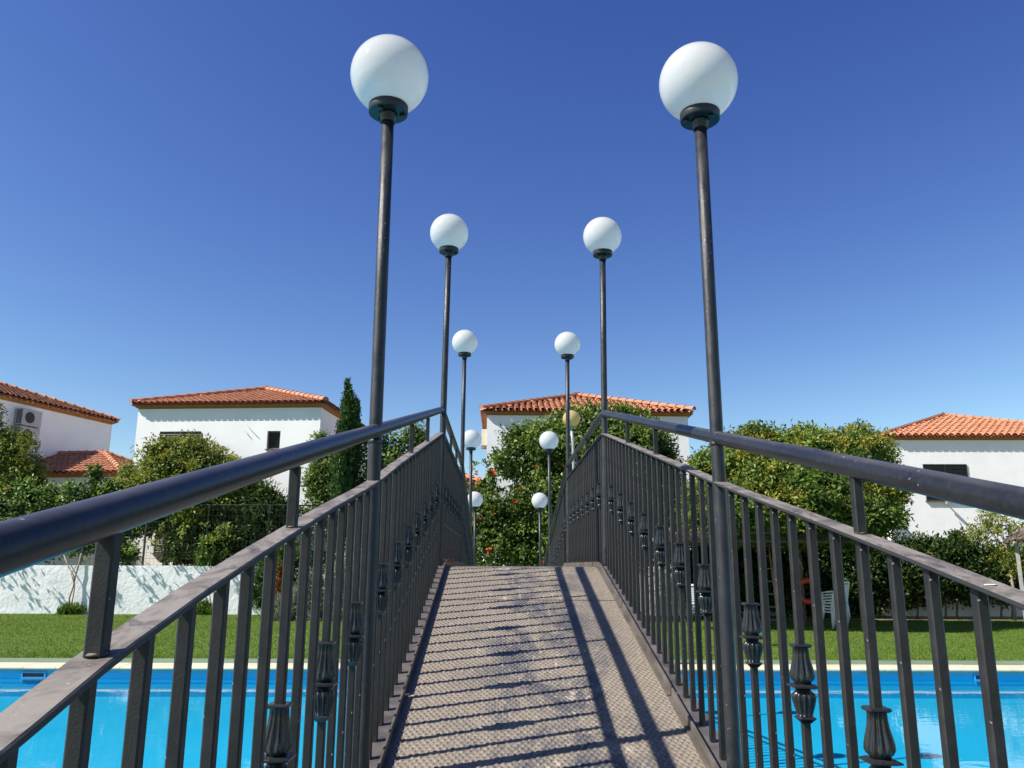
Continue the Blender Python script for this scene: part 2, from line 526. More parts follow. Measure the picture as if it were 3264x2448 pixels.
def build_deck():
    x0, x1 = BX - .487, BX + .487
    V, Fq, stud = [], [], []
    ys = ysamples(Y0, Y1, .05)
    for y in ys:
        z = deck(y)
        for x in (x0, x1): V.append((x, y, z)); stud.append(0)
    for i in range(len(ys) - 1):
        Fq.append((2 * i, 2 * i + 1, 2 * i + 3, 2 * i + 2))
    # underside
    b = len(V)
    for y in ys:
        z = deck(y) - .006
        for x in (x0, x1): V.append((x, y, z)); stud.append(0)
    for i in range(len(ys) - 1):
        Fq.append((b + 2 * i, b + 2 * i + 2, b + 2 * i + 3, b + 2 * i + 1))
    # raised studs
    rng = random.Random(3)
    row, pitch = .0203, .0212
    y = .55; k = 0
    cs = [(math.cos(2 * PI * j / 7), math.sin(2 * PI * j / 7)) for j in range(7)]
    seams = [2.03, 4.45, 6.9]
    while y < 7.4:
        if min(abs(y - s) for s in seams) > .012:
            sl = (deck(y + .01) - deck(y - .01)) / .02
            x = x0 + .010 + (pitch / 2 if k % 2 else 0)
            z = deck(y)
            while x < x1 - .009:
                if rng.random() > .02:
                    r0, h = .0078 * rng.uniform(.9, 1.08), .0030 * rng.uniform(.7, 1.1)
                    b = len(V)
                    for rr, hh, st in ((r0, 0, .35), (r0 * .80, h * .72, .55), (r0 * .42, h, 1)):
                        for c, s in cs:
                            V.append((x + c * rr, y + s * rr, z + s * rr * sl + hh)); stud.append(st)
                    for q in range(2):
                        for j in range(7):
                            j2 = (j + 1) % 7
                            Fq.append((b + q * 7 + j, b + q * 7 + j2, b + q * 7 + 7 + j2, b + q * 7 + 7 + j))
                    Fq.append(tuple(b + 14 + j for j in range(7)))
                x += pitch
        y += row; k += 1
    me = bpy.data.meshes.new('deck')
    me.from_pydata(V, [], Fq)
    a = me.attributes.new('stud', 'FLOAT', 'POINT'); a.data.foreach_set('value', stud)
    sm = [i >= 2 * (len(ys) - 1) for i in range(len(Fq))]
    me.polygons.foreach_set('use_smooth', sm)
    me.update()
    return link_mesh('deck', me, M['deck'], bridge)


build_deck()
for ys_ in (2.03, 4.45, 6.9, 9.4, 11.8):
    MB().box((BX, ys_, deck(ys_) + .0008), (.966, .006, .0036), 0, 0, math.atan((deck(ys_ + .02) - deck(ys_ - .02)) / .04)).build('weld_seam', M['kerb'], bridge)
for s in (-1, 1):
    # angle kerb along the deck edge, made of lengths with small gaps at the brackets
    kx = BX + s * .484
    mb = MB()
    cuts = [Y0, .2, 1.7, 3.12, 4.30, 5.36, 6.9, 8.4, 9.9, 11.4, 12.9, Y1]
    for a, b in zip(cuts[:-1], cuts[1:]):
        sweep(mb, min(kx, kx + s * .006), max(kx, kx + s * .006), .001, .036, a + .008, b - .008)
        sweep(mb, min(kx - s * .014, kx - s * .001), max(kx - s * .014, kx - s * .001), .0015, .0065, a + .008, b - .008)
    mb.build('kerb', M['kerb'], bridge)
    mb = MB()
    bx = BX + s * .530
    sweep(mb, bx - .036, bx + .036, -.15, .012, Y0, Y1)
    mb.build('side_beam', M['beam'], bridge)
for y in ysamples(Y0 + .3, Y1 - .3, 1.2):
    MB().box((BX, y, deck(y) - .06), (.96, .05, .09)).build('cross_beam', M['iron'], bridge)

# ------------------------------------------------------------------ railings
SP = (5.247 - 2.486) / 23
Z_FOOT, Z_FLAT, Z_HAND = .012, .850, 1.003
ZH = {-1: 1.008, 1: .993}


def bow(s, y):
    """the flat rail sags and bows a little between the near posts"""
    d = float(np.interp(y, [.2, .66, .82, 1.05, 1.3, 1.8, 2.25, 2.55, 3.0], [0, .002, .015, .019, .018, .011, -.002, -.006, 0]))
    return d if s < 0 else d * .55


def chamfer_bar(h, w=.0175, c=.0022):
    hw = w / 2
    q = [(-hw + c, -hw), (hw - c, -hw), (hw, -hw + c), (hw, hw - c), (hw - c, hw), (-hw + c, hw), (-hw, hw - c), (-hw, -hw + c)]
    mb = MB()
    mb.loft([[(x, y, 0) for x, y in q], [(x, y, h) for x, y in q]], True, False)
    return mb


bal_me = chamfer_bar(Z_FLAT - Z_FOOT).mesh('baluster'); bal_me.materials.append(M['iron'])


def ornament_mesh():
    mb = MB()
    up = [(.072, .0160, .0), (.071, .0165, .16), (.058, .0172, .18), (.045, .0190, .20), (.030, .0230, .20), (.018, .0255, .17), (.009, .0262, .12), (.003, .0235, .04), (-.001, .0185, 0), (-.006, .0170, 0)]
    lo = [(-.014, .0160, 0), (-.019, .0165, 0), (-.022, .0200, .03), (-.026, .0240, .12), (-.032, .0258, .17), (-.040, .0246, .20), (-.052, .0215, .20), (-.064, .0178, .18), (-.071, .0162, .14), (-.072, .0160, 0)]
    mb.lathe(up[::-1], 72, smooth=True, mod=12)
    mb.lathe(lo[::-1], 72, smooth=True, mod=12)
    for z, w, h in ((.0755, .039, .007), (-.0755, .037, .006)):
        mb.rbox((0, 0, z), (w, w, h), .0022)
    # square flange between the two cups
    def sq(z, a): return [(-a, -a, z), (a, -a, z), (a, a, z), (-a, a, z)]
    mb.loft([sq(-.0145, .0175), sq(-.0115, .0265), sq(-.0085, .0268), sq(-.0045, .0180)], True, False)
    mb.loft([sq(-.0855, .0095), sq(-.0785, .0150)], True, False)
    return mb.mesh('cast_ornament')


orn_me = ornament_mesh(); orn_me.materials.append(M['iron_gloss'])
post_me = chamfer_bar(Z_HAND - Z_FLAT - .024, .0185, .002).mesh('short_post'); post_me.materials.append(M['iron'])
RAIL_LABEL = {-1: 'dark iron railing on the left edge of the footbridge, before the white garden wall',
              1: 'dark iron railing on the right edge of the footbridge, before the yellow-tufted tree'}
for s in (-1, 1):
    rail = empty('railing', (RAIL_X[s], 0, 0), 0, RAIL_LABEL[s], 'railing', 'railings of the footbridge')
    pts = [(0, y, deck(y) + ZH[s]) for y in ysamples(Y0 + .1, Y1 - .1, .05)]
    MB().tube(pts, .0208, 24).build('handrail', M['handrail'], rail)
    mb = MB()
    rings = []
    for y in ysamples(Y0 + .1, Y1 - .1, .05):
        z = deck(y) + Z_FLAT + bow(s, y); hw, c = .0205, .002
        rings.append([(-hw + c, y, z), (hw - c, y, z), (hw, y, z + c), (hw, y, z + .010 - c), (hw - c, y, z + .010), (-hw + c, y, z + .010), (-hw, y, z + .010 - c), (-hw, y, z + c)])
    mb.loft(rings, True, False)
    mb.build('flat_rail', M['dusty_rail'], rail)
    rest = MB()
    nbal = 0
    for i in range(-1, len(LAMP_Y)):
        a = LAMP_Y[i] if i >= 0 else LAMP_Y[0] - 23 * SP
        b = LAMP_Y[i + 1] if i + 1 < len(LAMP_Y) else LAMP_Y[-1] + 23 * SP
        n = 23 if b - a > 2.5 else 20
        d = (b - a) / n
        for k in range(1, n):
            y = a + k * d
            if y < Y0 + .15 or y > Y1 - .15: continue
            # the pattern runs outward from lamp post two towards the camera and towards the far end
            orn = ((n - k) % 3 == 2) if i <= 0 else (k % 3 == 2)
            z = deck(y) + Z_FOOT
            if .62 < y < 12.6 and nbal < 98:
                nbal += 1
                o = bpy.data.objects.new('baluster', bal_me); COL.objects.link(o)
                o.parent = rail; o.location = (random.uniform(-.0012, .0012), y + random.uniform(-.002, .002), z)
                o.rotation_euler = (random.uniform(-.0022, .0022), random.uniform(-.0018, .0018), random.uniform(-.03, .03))
                o.scale = (1, 1, 1 + bow(s, y) / (Z_FLAT - Z_FOOT))
                if orn:
                    q = bpy.data.objects.new('cast_ornament', orn_me); COL.objects.link(q)
                    q.parent = o; q.location = (0, 0, .468); q.scale = (1.03, 1.03, 1)
            else:
                rest.box((0, y, z + (Z_FLAT - Z_FOOT) / 2), (.0175, .0175, Z_FLAT - Z_FOOT))
                if orn:
                    rest.box((0, y, z + .52), (.036, .036, .13))
        if i < len(LAMP_Y) - 1:
            for t in ((.3625, .6375) if i > 0 else (.3955, .653)):
                y = a + (b - a) * t
                if y < Y0 + .15: continue
                o = bpy.data.objects.new('short_post', post_me); COL.objects.link(o)
                o.parent = rail; o.location = (0, y, deck(y) + Z_FLAT + .0085 + bow(s, y)); o.scale = (1, 1, 1 - bow(s, y) / (Z_HAND - Z_FLAT - .024))
                weld = MB().lathe([(0, .0120), (.002, .0115), (.004, .0098)], 10).build('weld', M['dusty_rail'], o)
    rest.build('baluster', M['iron'], rail)['kind'] = 'stuff'
    if s > 0:
        yy = 1.13
        sp_ = MB().lathe([(0, .0085), (.0006, .0080), (.001, .004)], 14, (-.004, yy, deck(yy) + Z_FLAT + bow(s, yy) + .0098))
        sp_.build('white_spot', M['stucco'], rail)

# ------------------------------------------------------------------ lamp posts on the bridge
GR = .133
prof = []
for k in range(33):
    a = -PI / 2 + PI * k / 32
    z, r = GR * math.sin(a), GR * math.cos(a)
    if z < -.1150: continue
    prof.append((z, max(r, .0004)))
prof.insert(0, (-.1150, math.sqrt(GR ** 2 - .1150 ** 2)))
globe_me = MB().lathe(prof, 56).mesh('globe'); globe_me.materials.append(M['globe'])


def collar_mesh():
    mb = MB()
    mb.lathe([(-.1440, .0640), (-.1420, .0662), (-.1180, .0668), (-.1140, .0655), (-.1130, .060)], 40)
    mb.lathe([(-.1765, .0245), (-.1750, .0255), (-.1500, .0262), (-.1470, .031)], 28)
    for a in (R(20), R(140), R(260)):
        mb.lathe([(-.1540, .0080), (-.1525, .0095), (-.1430, .0095)], 10, (.047 * math.cos(a), .047 * math.sin(a), 0))
    return mb.mesh('collar')


col_me = collar_mesh(); col_me.materials.append(M['lamp_black'])
LAMP_LABELS = {
    (1, -1): 'tall black post with the biggest white globe on the left, nearest the viewer',
    (1, 1): 'tall black post with the biggest white globe on the right, nearest the viewer',
    (2, -1): 'second white globe lamp from the front on the left railing, where its handrail peaks',
    (2, 1): 'second white globe lamp from the front on the right railing, where its handrail peaks',
    (3, -1): 'third white globe lamp on the left railing, globe against blue sky past the handrail peak',
    (3, 1): 'third white globe lamp on the right railing, its post crossing the pale yellow globe',
    (4, -1): 'fourth white globe lamp on the left railing, beside the cream air conditioner',
    (4, 1): 'fourth white globe lamp on the right railing, seen against dark creeper leaves',
    (5, -1): 'farthest and lowest white globe lamp on the left, half behind another lamp post',
    (5, 1): 'farthest and lowest white globe lamp on the right, before the orange flowers'}
GLOBE_Z = {1: 1.634, 2: 2.239, 3: 2.244, 4: 1.669, 5: 1.044}
SHIFT = {1: -.003, 2: .021, 3: .010, 4: -.014, 5: -.026}
for i in range(1, 6):
    for s in (-1, 1):
        y = LAMP_Y[i]; z0 = deck(y) + .006
        h = GLOBE_Z[i] + CAM_Z - z0 - (.012 if s > 0 else 0)
        lp = empty('lamp_post', (RAIL_X[s], y, z0), 0, LAMP_LABELS[(i, s)], 'lamp post', 'globe lamps along the footbridge')
        dx = SHIFT[i]
        mb = MB()
        hs = [0, .02, .5, 1.0, 1.5, h - .155]
        mb.tube([(dx * (q / h) ** 1, 0, q) for q in hs], [.0205] * 6, 24)
        mb.lathe([(0, .026), (.004, .024), (.009, .0208)], 20)
        mb.lathe([(Z_HAND - .044, .0208), (Z_HAND - .036, .0225), (Z_HAND - .028, .0208)], 20, (dx * .45, 0, 0))
        mb.build('pole', M['iron_pole'], lp)
        g = bpy.data.objects.new('globe', globe_me); COL.objects.link(g); g.parent = lp; g.location = (dx, 0, h)
        c = bpy.data.objects.new('collar', col_me); COL.objects.link(c); c.parent = lp; c.location = (dx, 0, h)
        c.rotation_euler = (0, 0, random.uniform(0, 2))

# yellowed globe lamp in the garden
gx, gy, gz = at(1234, 905, 16.0)
yl = empty('lamp_post', (gx + .06, gy, .0), 0, 'pale yellow globe lamp standing in front of the big leafy creeper', 'lamp post')
k = .175 / GR
g = bpy.data.objects.new('globe', globe_me.copy()); COL.objects.link(g); g.data.materials.clear(); g.data.materials.append(M['globe_yellow'])
g.parent = yl; g.location = (-.06, 0, gz); g.scale = (k, k, k)
MB().lathe([(-.235, .036), (-.19, .038), (-.175, .07), (-.152, .088), (-.148, .085)], 24, (-.06, 0, gz)).build('collar', M['steel'], yl)
MB().tube([(0, 0, 0), (0, 0, 1.5), (-.03, 0, gz - .5), (-.06, 0, gz - .19)], [.034, .034, .03, .03], 14).build('pole', M['steel'], yl)

# ------------------------------------------------------------------ ground, pool, path, lawn
PX0, PX1, PY0, PY1 = -17.0, 17.0, -1.6, 13.42
WATER_Z = -.150


def frame_mesh(name, x0, x1, y0, y1, hx0, hx1, hy0, hy1, z, mat, kind='structure'):
    V = [(x0, y0, z), (x1, y0, z), (x1, y1, z), (x0, y1, z), (hx0, hy0, z), (hx1, hy0, z), (hx1, hy1, z), (hx0, hy1, z)]
    mb = MB().add(V, [(0, 1, 5, 4), (1, 2, 6, 5), (2, 3, 7, 6), (3, 0, 4, 7)])
    return tag(mb.build(name, mat), kind=kind)


frame_mesh('ground', -4000, 4000, -4000, 4000, PX0 - .3, PX1 + .3, PY0 - .3, PY1 + .3, -.012, M['ground'])
frame_mesh('path', PX0 - 1.4, PX1 + 1.4, PY0 - 1.4, 14.76, PX0 - .4, PX1 + .4, PY0 - .4, PY1 + .4, .004, M['path'])
frame_mesh('lawn', -24, 26, -9, 27.35, PX0 - 1.4, PX1 + 1.4, PY0 - 1.4, 14.76, .002, M['lawn'])

# coping blocks with a rounded nose, small joints between them
mb = MB()
rng = random.Random(11)


def coping_run(p, d, inward, n, L):
    """blocks of length L from p along d; inward points at the water"""
    p, d, q = Vector(p), Vector(d), Vector(inward)
    for i in range(n):
        a = p + d * (i * L + .003); b = p + d * ((i + 1) * L - .003)
        dz = rng.uniform(-.0025, .0025)
        sec = [(-.45, .0), (-.45, .034), (-.02, .040), (.03, .036), (.055, .022), (.060, .004), (.052, -.012), (.035, -.018), (-.02, -.020)]
        ra = [a + q * u + Vector((0, 0, w + dz)) for u, w in sec]
        rb = [b + q * u + Vector((0, 0, w + dz)) for u, w in sec]
        mb.loft([ra, rb], True, False)


L = .5
coping_run((PX0 - .4, PY1, 0), (1, 0, 0), (0, -1, 0), int((PX1 - PX0 + .8) / L), L)
coping_run((PX1 + .4, PY0, 0), (-1, 0, 0), (0, 1, 0), int((PX1 - PX0 + .8) / L), L)
coping_run((PX0, PY0 + .1, 0), (0, 1, 0), (1, 0, 0), int((PY1 - PY0 - .2) / L), L)
coping_run((PX1, PY1 - .1, 0), (0, -1, 0), (-1, 0, 0), int((PY1 - PY0 - .2) / L), L)
tag(mb.build('pool_coping', M['coping']), kind='structure')

PD = -.42   # a deep pool looks this shallow at a low angle
mb = MB()
V = [(PX0, PY0, -.06), (PX1, PY0, -.06), (PX1, PY1, -.06), (PX0, PY1, -.06), (PX0, PY0, PD), (PX1, PY0, PD), (PX1, PY1, PD), (PX0, PY1, PD)]
mb.add(V, [(0, 1, 5, 4), (1, 2, 6, 5), (2, 3, 7, 6), (3, 0, 4, 7), (4, 5, 6, 7)])
tag(mb.build('pool_basin', M['pool_paint']), kind='structure')
# lip under the coping and waterline band, with the coping's shade in their colours
mb = MB()
for a, b, n in (((PX0, PY1), (PX1, PY1), (0, -1)), ((PX0, PY0), (PX1, PY0), (0, 1)), ((PX0, PY0), (PX0, PY1), (1, 0)), ((PX1, PY0), (PX1, PY1), (-1, 0))):
    o = .012
    p = [(a[0] + n[0] * o, a[1] + n[1] * o), (b[0] + n[0] * o, b[1] + n[1] * o)]
    mb.add([(*p[0], -.065), (*p[1], -.065), (*p[1], -.0205), (*p[0], -.0205)], [(0, 1, 2, 3)], mi=0)
    o = .006
    p = [(a[0] + n[0] * o, a[1] + n[1] * o), (b[0] + n[0] * o, b[1] + n[1] * o)]
    mb.add([(*p[0], -.21), (*p[1], -.21), (*p[1], -.06), (*p[0], -.06)], [(0, 1, 2, 3)], mi=1)
tag(mb.build('pool_trim', [M['pool_lip'], M['pool_band']]), kind='structure')
mb = MB().add([(PX0, PY0, WATER_Z), (PX1, PY0, WATER_Z), (PX1, PY1, WATER_Z), (PX0, PY1, WATER_Z)], [(0, 1, 2, 3)])
tag(mb.build('water', M['water']), kind='structure')
for vx, lab, w in ((74, 'black skimmer mouth set in the far pool wall on the left', .33), (2117, 'small pale skimmer inlet set in the far pool wall on the right', .17)):
    x = at(vx, 1460, PY1)[0]
    t = empty('skimmer', (x, PY1 - .012, -.10), 0, lab, 'pool skimmer')
    mb = MB()
    h = .060
    for dx, dz, ww, hh in ((0, h / 2 + .01, w + .05, .02), (0, -h / 2 - .01, w + .05, .02), (-w / 2 - .0125, 0, .025, h), (w / 2 + .0125, 0, .025, h)):
        mb.box((dx, -.011, dz), (ww, .016, hh))
    mb.build('frame', M['skimmer'], t)
    MB().box((0, -.004, 0), (w, .012, h)).build('opening', M['black'], t)

# ------------------------------------------------------------------ terrace, retaining wall, fence
TZ = 1.46
WX0, WX1, WY = -17.3, 24.0, 27.3
mb = MB().box(((WX0 + 45) / 2, 27.55 + 30, TZ / 2 - .02), (45 - WX0, 60, TZ - .04))
tag(mb.build('terrace', M['ground']), kind='structure')


def wavy_wall():
    rng = np.random.default_rng(5)
    nx, nz = 260, 10
    xs = np.linspace(WX0, WX1, nx); zs = np.linspace(-.02, 1.53, nz)
    mb = MB()
    grid = rng.normal(0, .006, (nx, nz))
    for _ in range(2):
        grid[1:-1] = (grid[:-2] + grid[2:] + 2 * grid[1:-1]) / 4 * 1.25
    def P(i, j): return (xs[i], WY + grid[i, j], zs[j] + (grid[i, 0] * .8 if j == nz - 1 else 0))
    V = [P(i, j) for i in range(nx) for j in range(nz)]
    Fq = [(i * nz + j, (i + 1) * nz + j, (i + 1) * nz + j + 1, i * nz + j + 1) for i in range(nx - 1) for j in range(nz - 1)]
    mb.add(V, Fq, True)
    top = [(xs[i], WY + .22, zs[-1] + grid[i, 0] * .8) for i in range(nx)]
    b = len(mb.v)
    mb.v += [P(i, nz - 1) for i in range(nx)] + top
    for i in range(nx - 1):
        mb.f.append((b + i, b + i + 1, b + nx + i + 1, b + nx + i)); mb.sm.append(True); mb.mi.append(0)
    mb.add([(WX0, WY, -.02), (WX0, WY + .22, -.02), (WX0, WY + .22, 1.53), (WX0, WY, 1.53), (WX1, WY, -.02), (WX1, WY + .22, -.02), (WX1, WY + .22, 1.53), (WX1, WY, 1.53)],
           [(0, 3, 2, 1), (4, 5, 6, 7), (1, 2, 6, 5)])
    return mb


tag(wavy_wall().build('garden_wall', M['stucco_rough']), 'low whitewashed garden wall behind the lawn with rough plaster', 'garden wall')

fx0, fx1 = WX0 + .1, -3.0
FZ0, FZ1 = 1.53, 3.52
fence = empty('wire_fence', (0, WY + .12, 0), 0, 'thin dark wire mesh fence standing on the white garden wall', 'fence')
x = at(315, 1150, WY + .12)[0]
xs = [x + 2.02 * k for k in range(-3, 6) if fx0 < x + 2.02 * k < fx1]
for px in xs:
    MB().box((px, 0, (FZ0 + FZ1) / 2), (.05, .05, FZ1 - FZ0)).build('post', M['wire'], fence)
MB().tube([(fx0, 0, FZ1), (fx1, 0, FZ1)], .022, 8).build('top_rail', M['wire'], fence)
mb = MB()
w = .0045
z = FZ0 + .03
while z < FZ1:
    mb.box(((fx0 + fx1) / 2, -.03, z), (fx1 - fx0, w * 1.5, w * 1.5)); z += .20
xx = fx0
while xx < fx1:
    mb.box((xx, -.036, (FZ0 + FZ1) / 2), (w, w, FZ1 - FZ0)); xx += .13
mb.build('wire_mesh', M['wire'], fence)

# ------------------------------------------------------------------ houses
def wall_box(W, D, z0, z1, holes=()):
    """four walls; holes = (x0,x1,za,zb) cut in the front with reveals"""
    mb = MB()
    xs = sorted({0, W, *[h[0] for h in holes], *[h[1] for h in holes]})
    zs = sorted({z0, z1, *[h[2] for h in holes], *[h[3] for h in holes]})
    for a, b in zip(xs[:-1], xs[1:]):
        for c, d in zip(zs[:-1], zs[1:]):
            mx, mz = (a + b) / 2, (c + d) / 2
            if any(h[0] < mx < h[1] and h[2] < mz < h[3] for h in holes): continue
            mb.add([(a, 0, c), (b, 0, c), (b, 0, d), (a, 0, d)], [(0, 1, 2, 3)])
    for x0, x1, a, b in holes:
        r = .16
        mb.add([(x0, 0, a), (x1, 0, a), (x1, 0, b), (x0, 0, b), (x0, r, a), (x1, r, a), (x1, r, b), (x0, r, b)],
               [(0, 4, 5, 1), (1, 5, 6, 2), (2, 6, 7, 3), (3, 7, 4, 0)])
    mb.add([(W, 0, z0), (W, D, z0), (W, D, z1), (W, 0, z1)], [(0, 1, 2, 3)])
    mb.add([(0, D, z0), (0, 0, z0), (0, 0, z1), (0, D, z1)], [(0, 1, 2, 3)])
    mb.add([(W, D, z0), (0, D, z0), (0, D, z1), (W, D, z1)], [(0, 1, 2, 3)])
    return mb


def cornice(mb, W, D, z, o, inset=0.0):
    """stepped ochre moulding under the eaves (a closed ring of steps)"""
    steps = [(.004, -.125, -.08), (o * .40, -.08, -.035), (o * .78, -.035, .012)]
    for out, a, b in steps:
        for (x0, y0, x1, y1) in ((-out, -out, W + out, 0), (-out, D, W + out, D + out), (-out, 0, 0, D), (W, 0, W + out, D)):
            mb.add([(x0, y0, z + a), (x1, y0, z + a), (x1, y1, z + a), (x0, y1, z + a), (x0, y0, z + b), (x1, y0, z + b), (x1, y1, z + b), (x0, y1, z + b)],
                   [(0, 3, 2, 1), (4, 5, 6, 7), (0, 1, 5, 4), (1, 2, 6, 5), (2, 3, 7, 6), (3, 0, 4, 7)])


def tile_mesh(r0, r1, L, n=6):
    """one barrel tile lying along +y, convex up; lower (near) end wide"""
    vs = []
    for y, r, lift in ((0, r0, .022), (L, r1, .0)):
        for k in range(n + 1):
            a = PI * k / n
            vs.append((r * math.cos(a), y, r * math.sin(a) * .85 + lift))
    for k in range(n + 1):
        a = PI * k / n
        vs.append(((r0 - .012) * math.cos(a), 0, (r0 - .012) * math.sin(a) * .85 + .022))
    fs = [(k, k + 1, n + 2 + k, n + 1 + k) for k in range(n)]
    fs += [(2 * n + 2 + k, 2 * n + 3 + k, k + 1, k) for k in range(n)]
    return vs, fs


def tiled_face(mb, under, A, B, C, D, pitch=.245, course=.36, seed=0, k=1.0):
    """roof face with eave A->B and top D->C (C may equal D); rows of barrel tiles clipped to it"""
    rng = random.Random(seed)
    pitch *= k; course *= k
    A, B, C, D = map(Vector, (A, B, C, D))
    e = (B - A).normalized()
    n = (B - A).cross((C + D) / 2 - A).normalized()
    if n.z < 0: n = -n
    s = n.cross(e).normalized()
    if s.z < 0: s = -s
    W = (B - A).length
    H = (D - A).dot(s)
    la = (D - A).dot(e); lb = (C - A).dot(e)
    under.add([A + n * .004, B + n * .004, C + n * .004, D + n * .004], [(0, 1, 2, 3)] if (C - D).length > 1e-4 else [(0, 1, 2)])
    vs, fs = tile_mesh(.100 * k, .082 * k, course * 1.08)
    cv, cf = tile_mesh(.098 * k, .080 * k, course * 1.08)
    cols = int(W / pitch)
    off = (W - cols * pitch) / 2
    rows = int(H / course) + 1
    for i in range(cols + 1):
        u = off + i * pitch
        for j in range(rows):
            v = j * course - .05
            vm = v + course * .5
            if vm > H: continue
            lo = la * vm / H; hi = W + (lb - W) * vm / H
            if not (lo - .02 < u < hi + .02): continue
            ju, jr = rng.gauss(0, .006), rng.gauss(0, .012)
            base = A + e * (u + ju) + s * v + n * (.035 + rng.gauss(0, .003))
            mb.add([base + (e + s * jr) * p[0] + s * p[1] + n * p[2] for p in vs], fs, True)
            # channel tile between two covers
            u2 = u + pitch / 2
            if lo < u2 < hi:
                base = A + e * u2 + s * (v - .02) + n * .062
                mb.add([base + e * p[0] + s * p[1] - n * (p[2] * .8) for p in cv], [f[::-1] for f in cf], True)
    return n


def ridge_caps(mb, P, Q, r=.135, L=.40, seed=0):
    """overlapping half-round caps from P (low) to Q (high)"""
    rng = random.Random(seed)
    P, Q = Vector(P), Vector(Q)
    d = (Q - P); n = max(1, int(d.length / L)); t = d.normalized()
    side = t.cross(Vector((0, 0, 1))).normalized(); up = side.cross(t)
    for i in range(n + 1):
        a = P + t * (i * L - .04); l = min(L * 1.1, (Q - a).dot(t) + .12)
        if l < .08: continue
        rings = []
        for y, rr in ((0, r), (.035, r * 1.03), (.05, r * .90), (l, r * .80)):
            rings.append([a + t * y + side * (rr * math.cos(PI * k / 9)) + up * (rr * math.sin(PI * k / 9) - .01 + rng.gauss(0, .002)) for k in range(10)])
        mb.loft(rings, False, True, closed=False)
        if i == 0:  # mortar plug closing the end
            c = [a + t * .004 + side * (r * .93 * math.cos(PI * k / 9)) + up * (r * .93 * math.sin(PI * k / 9) - .01) for k in range(10)]
            mb.add(c, [tuple(range(10))])


def hip_roof(parent, name, x0, x1, y0, y1, ze, slope, tmat, seed=0, scale=1.0):
    W, D = x1 - x0, y1 - y0
    h = min(W, D) / 2
    if W >= D:
        r0, r1 = (x0 + h, (y0 + y1) / 2), (x1 - h, (y0 + y1) / 2)
    else:
        r0, r1 = ((x0 + x1) / 2, y0 + h), ((x0 + x1) / 2, y1 - h)
    zt = ze + slope * h
    c = [(x0, y0, ze), (x1, y0, ze), (x1, y1, ze), (x0, y1, ze)]
    a, b = (*r0, zt), (*r1, zt)
    t, u, rc = MB(), MB(), MB()
    if W >= D:
        F = dict(f=(c[0], c[1], b, a), r=(c[1], c[2], b, b), b=(c[2], c[3], a, b), l=(c[3], c[0], a, a))
    else:
        F = dict(f=(c[0], c[1], a, a), r=(c[1], c[2], b, a), b=(c[2], c[3], b, b), l=(c[3], c[0], a, b))
    for i, k in enumerate('frbl'):
        tiled_face(t, u, *F[k], seed=seed + i, k=scale)
    ends = [a, b, b, a] if W >= D else [a, a, b, b]
    for i in range(4):
        q = Vector(ends[i]) + Vector((0, 0, .12)); p = Vector(c[i]) + Vector((0, 0, .10))
        ridge_caps(rc, p, q, seed=seed + 9 + i)
    if (Vector(a) - Vector(b)).length > .2:
        ridge_caps(rc, Vector(a) + Vector((0, 0, .10)), Vector(b) + Vector((0, 0, .10)), seed=seed + 17)
    roof = t.build(name, tmat, parent)
    u.build('tile_bed', M['tile_under'], roof)
    rc.build('ridge_caps', tmat, roof)
    return roof


def slat_window(parent, x0, x1, z0, z1, y=0, leaves=2, sill=True):
    """louvred shutters in a dark frame; front face at y-0.03"""
    t = .035
    mb = MB()
    w = (x1 - x0) / leaves
    for i in range(leaves):
        a, b = x0 + i * w, x0 + (i + 1) * w
        for xx in (a + t / 2, b - t / 2): mb.box((xx, y - .022, (z0 + z1) / 2), (t - .002, .04, z1 - z0))
        for zz in (z0 + t / 2, z1 - t / 2): mb.box(((a + b) / 2, y - .022, zz), (w - 2 * t, .036, t))
    win = mb.build('window_shutter', M['shutter'], parent)
    sl = MB()
    for i in range(leaves):
        a, b = x0 + i * w + t, x0 + (i + 1) * w - t
        z = z0 + t + .03
        while z < z1 - t - .01:
            sl.box(((a + b) / 2, y - .020, z), (b - a - .002, .006, .062), 0, 0, R(-35)); z += .062
        sl.box(((a + b) / 2, y - .003, (z0 + z1) / 2), (b - a, .004, z1 - z0 - 2 * t))
    sl.build('slats', M['shutter'], win)
    if sill:
        MB().box(((x0 + x1) / 2, y - .05, z0 - .022), (x1 - x0 + .10, .10, .04)).build('sill', M['brown_frame'], win)
    return win


def loc2(h, p):
    """world point to the house's own axes"""
    v = h.matrix_basis.inverted() @ Vector(p)
    return v


OV = .18
SLOPE = .335
# house with the small dark window, left of centre
hB = empty('house', (-13.41, 29.69, 0), math.atan2(29.09 - 29.69, -6.53 + 13.41), 'white house left of the cypress with a small dark square window', 'house', 'white houses with terracotta hip roofs')
WB = 6.9
lx0, lx1 = .0, 0.
p0 = loc2(hB, at(575, 970, 29.25)); p1 = loc2(hB, at(607, 931, 29.25))
hole = (p0.x, p1.x, p0.z, p1.z)
wall_box(WB, WB, TZ - .3, 7.3, [hole]).build('wall', M['stucco'], hB)
mb = MB(); cornice(mb, WB, WB, 7.3, OV); mb.build('cornice', M['ochre'], hB)
hip_roof(hB, 'roof', -OV, WB + OV, -OV, WB + OV, 7.325, SLOPE, M['tile'], 1, scale=.93)
mb = MB()
x0, x1, z0, z1 = hole; t = .05
for xx in (x0 + t / 2, x1 - t / 2): mb.box((xx, .11, (z0 + z1) / 2), (t, .05, z1 - z0))
for zz in (z0 + t / 2, z1 - t / 2): mb.box(((x0 + x1) / 2, .11, zz), (x1 - x0 - 2 * t, .045, t))
wn = mb.build('window', M['brown_frame'], hB)
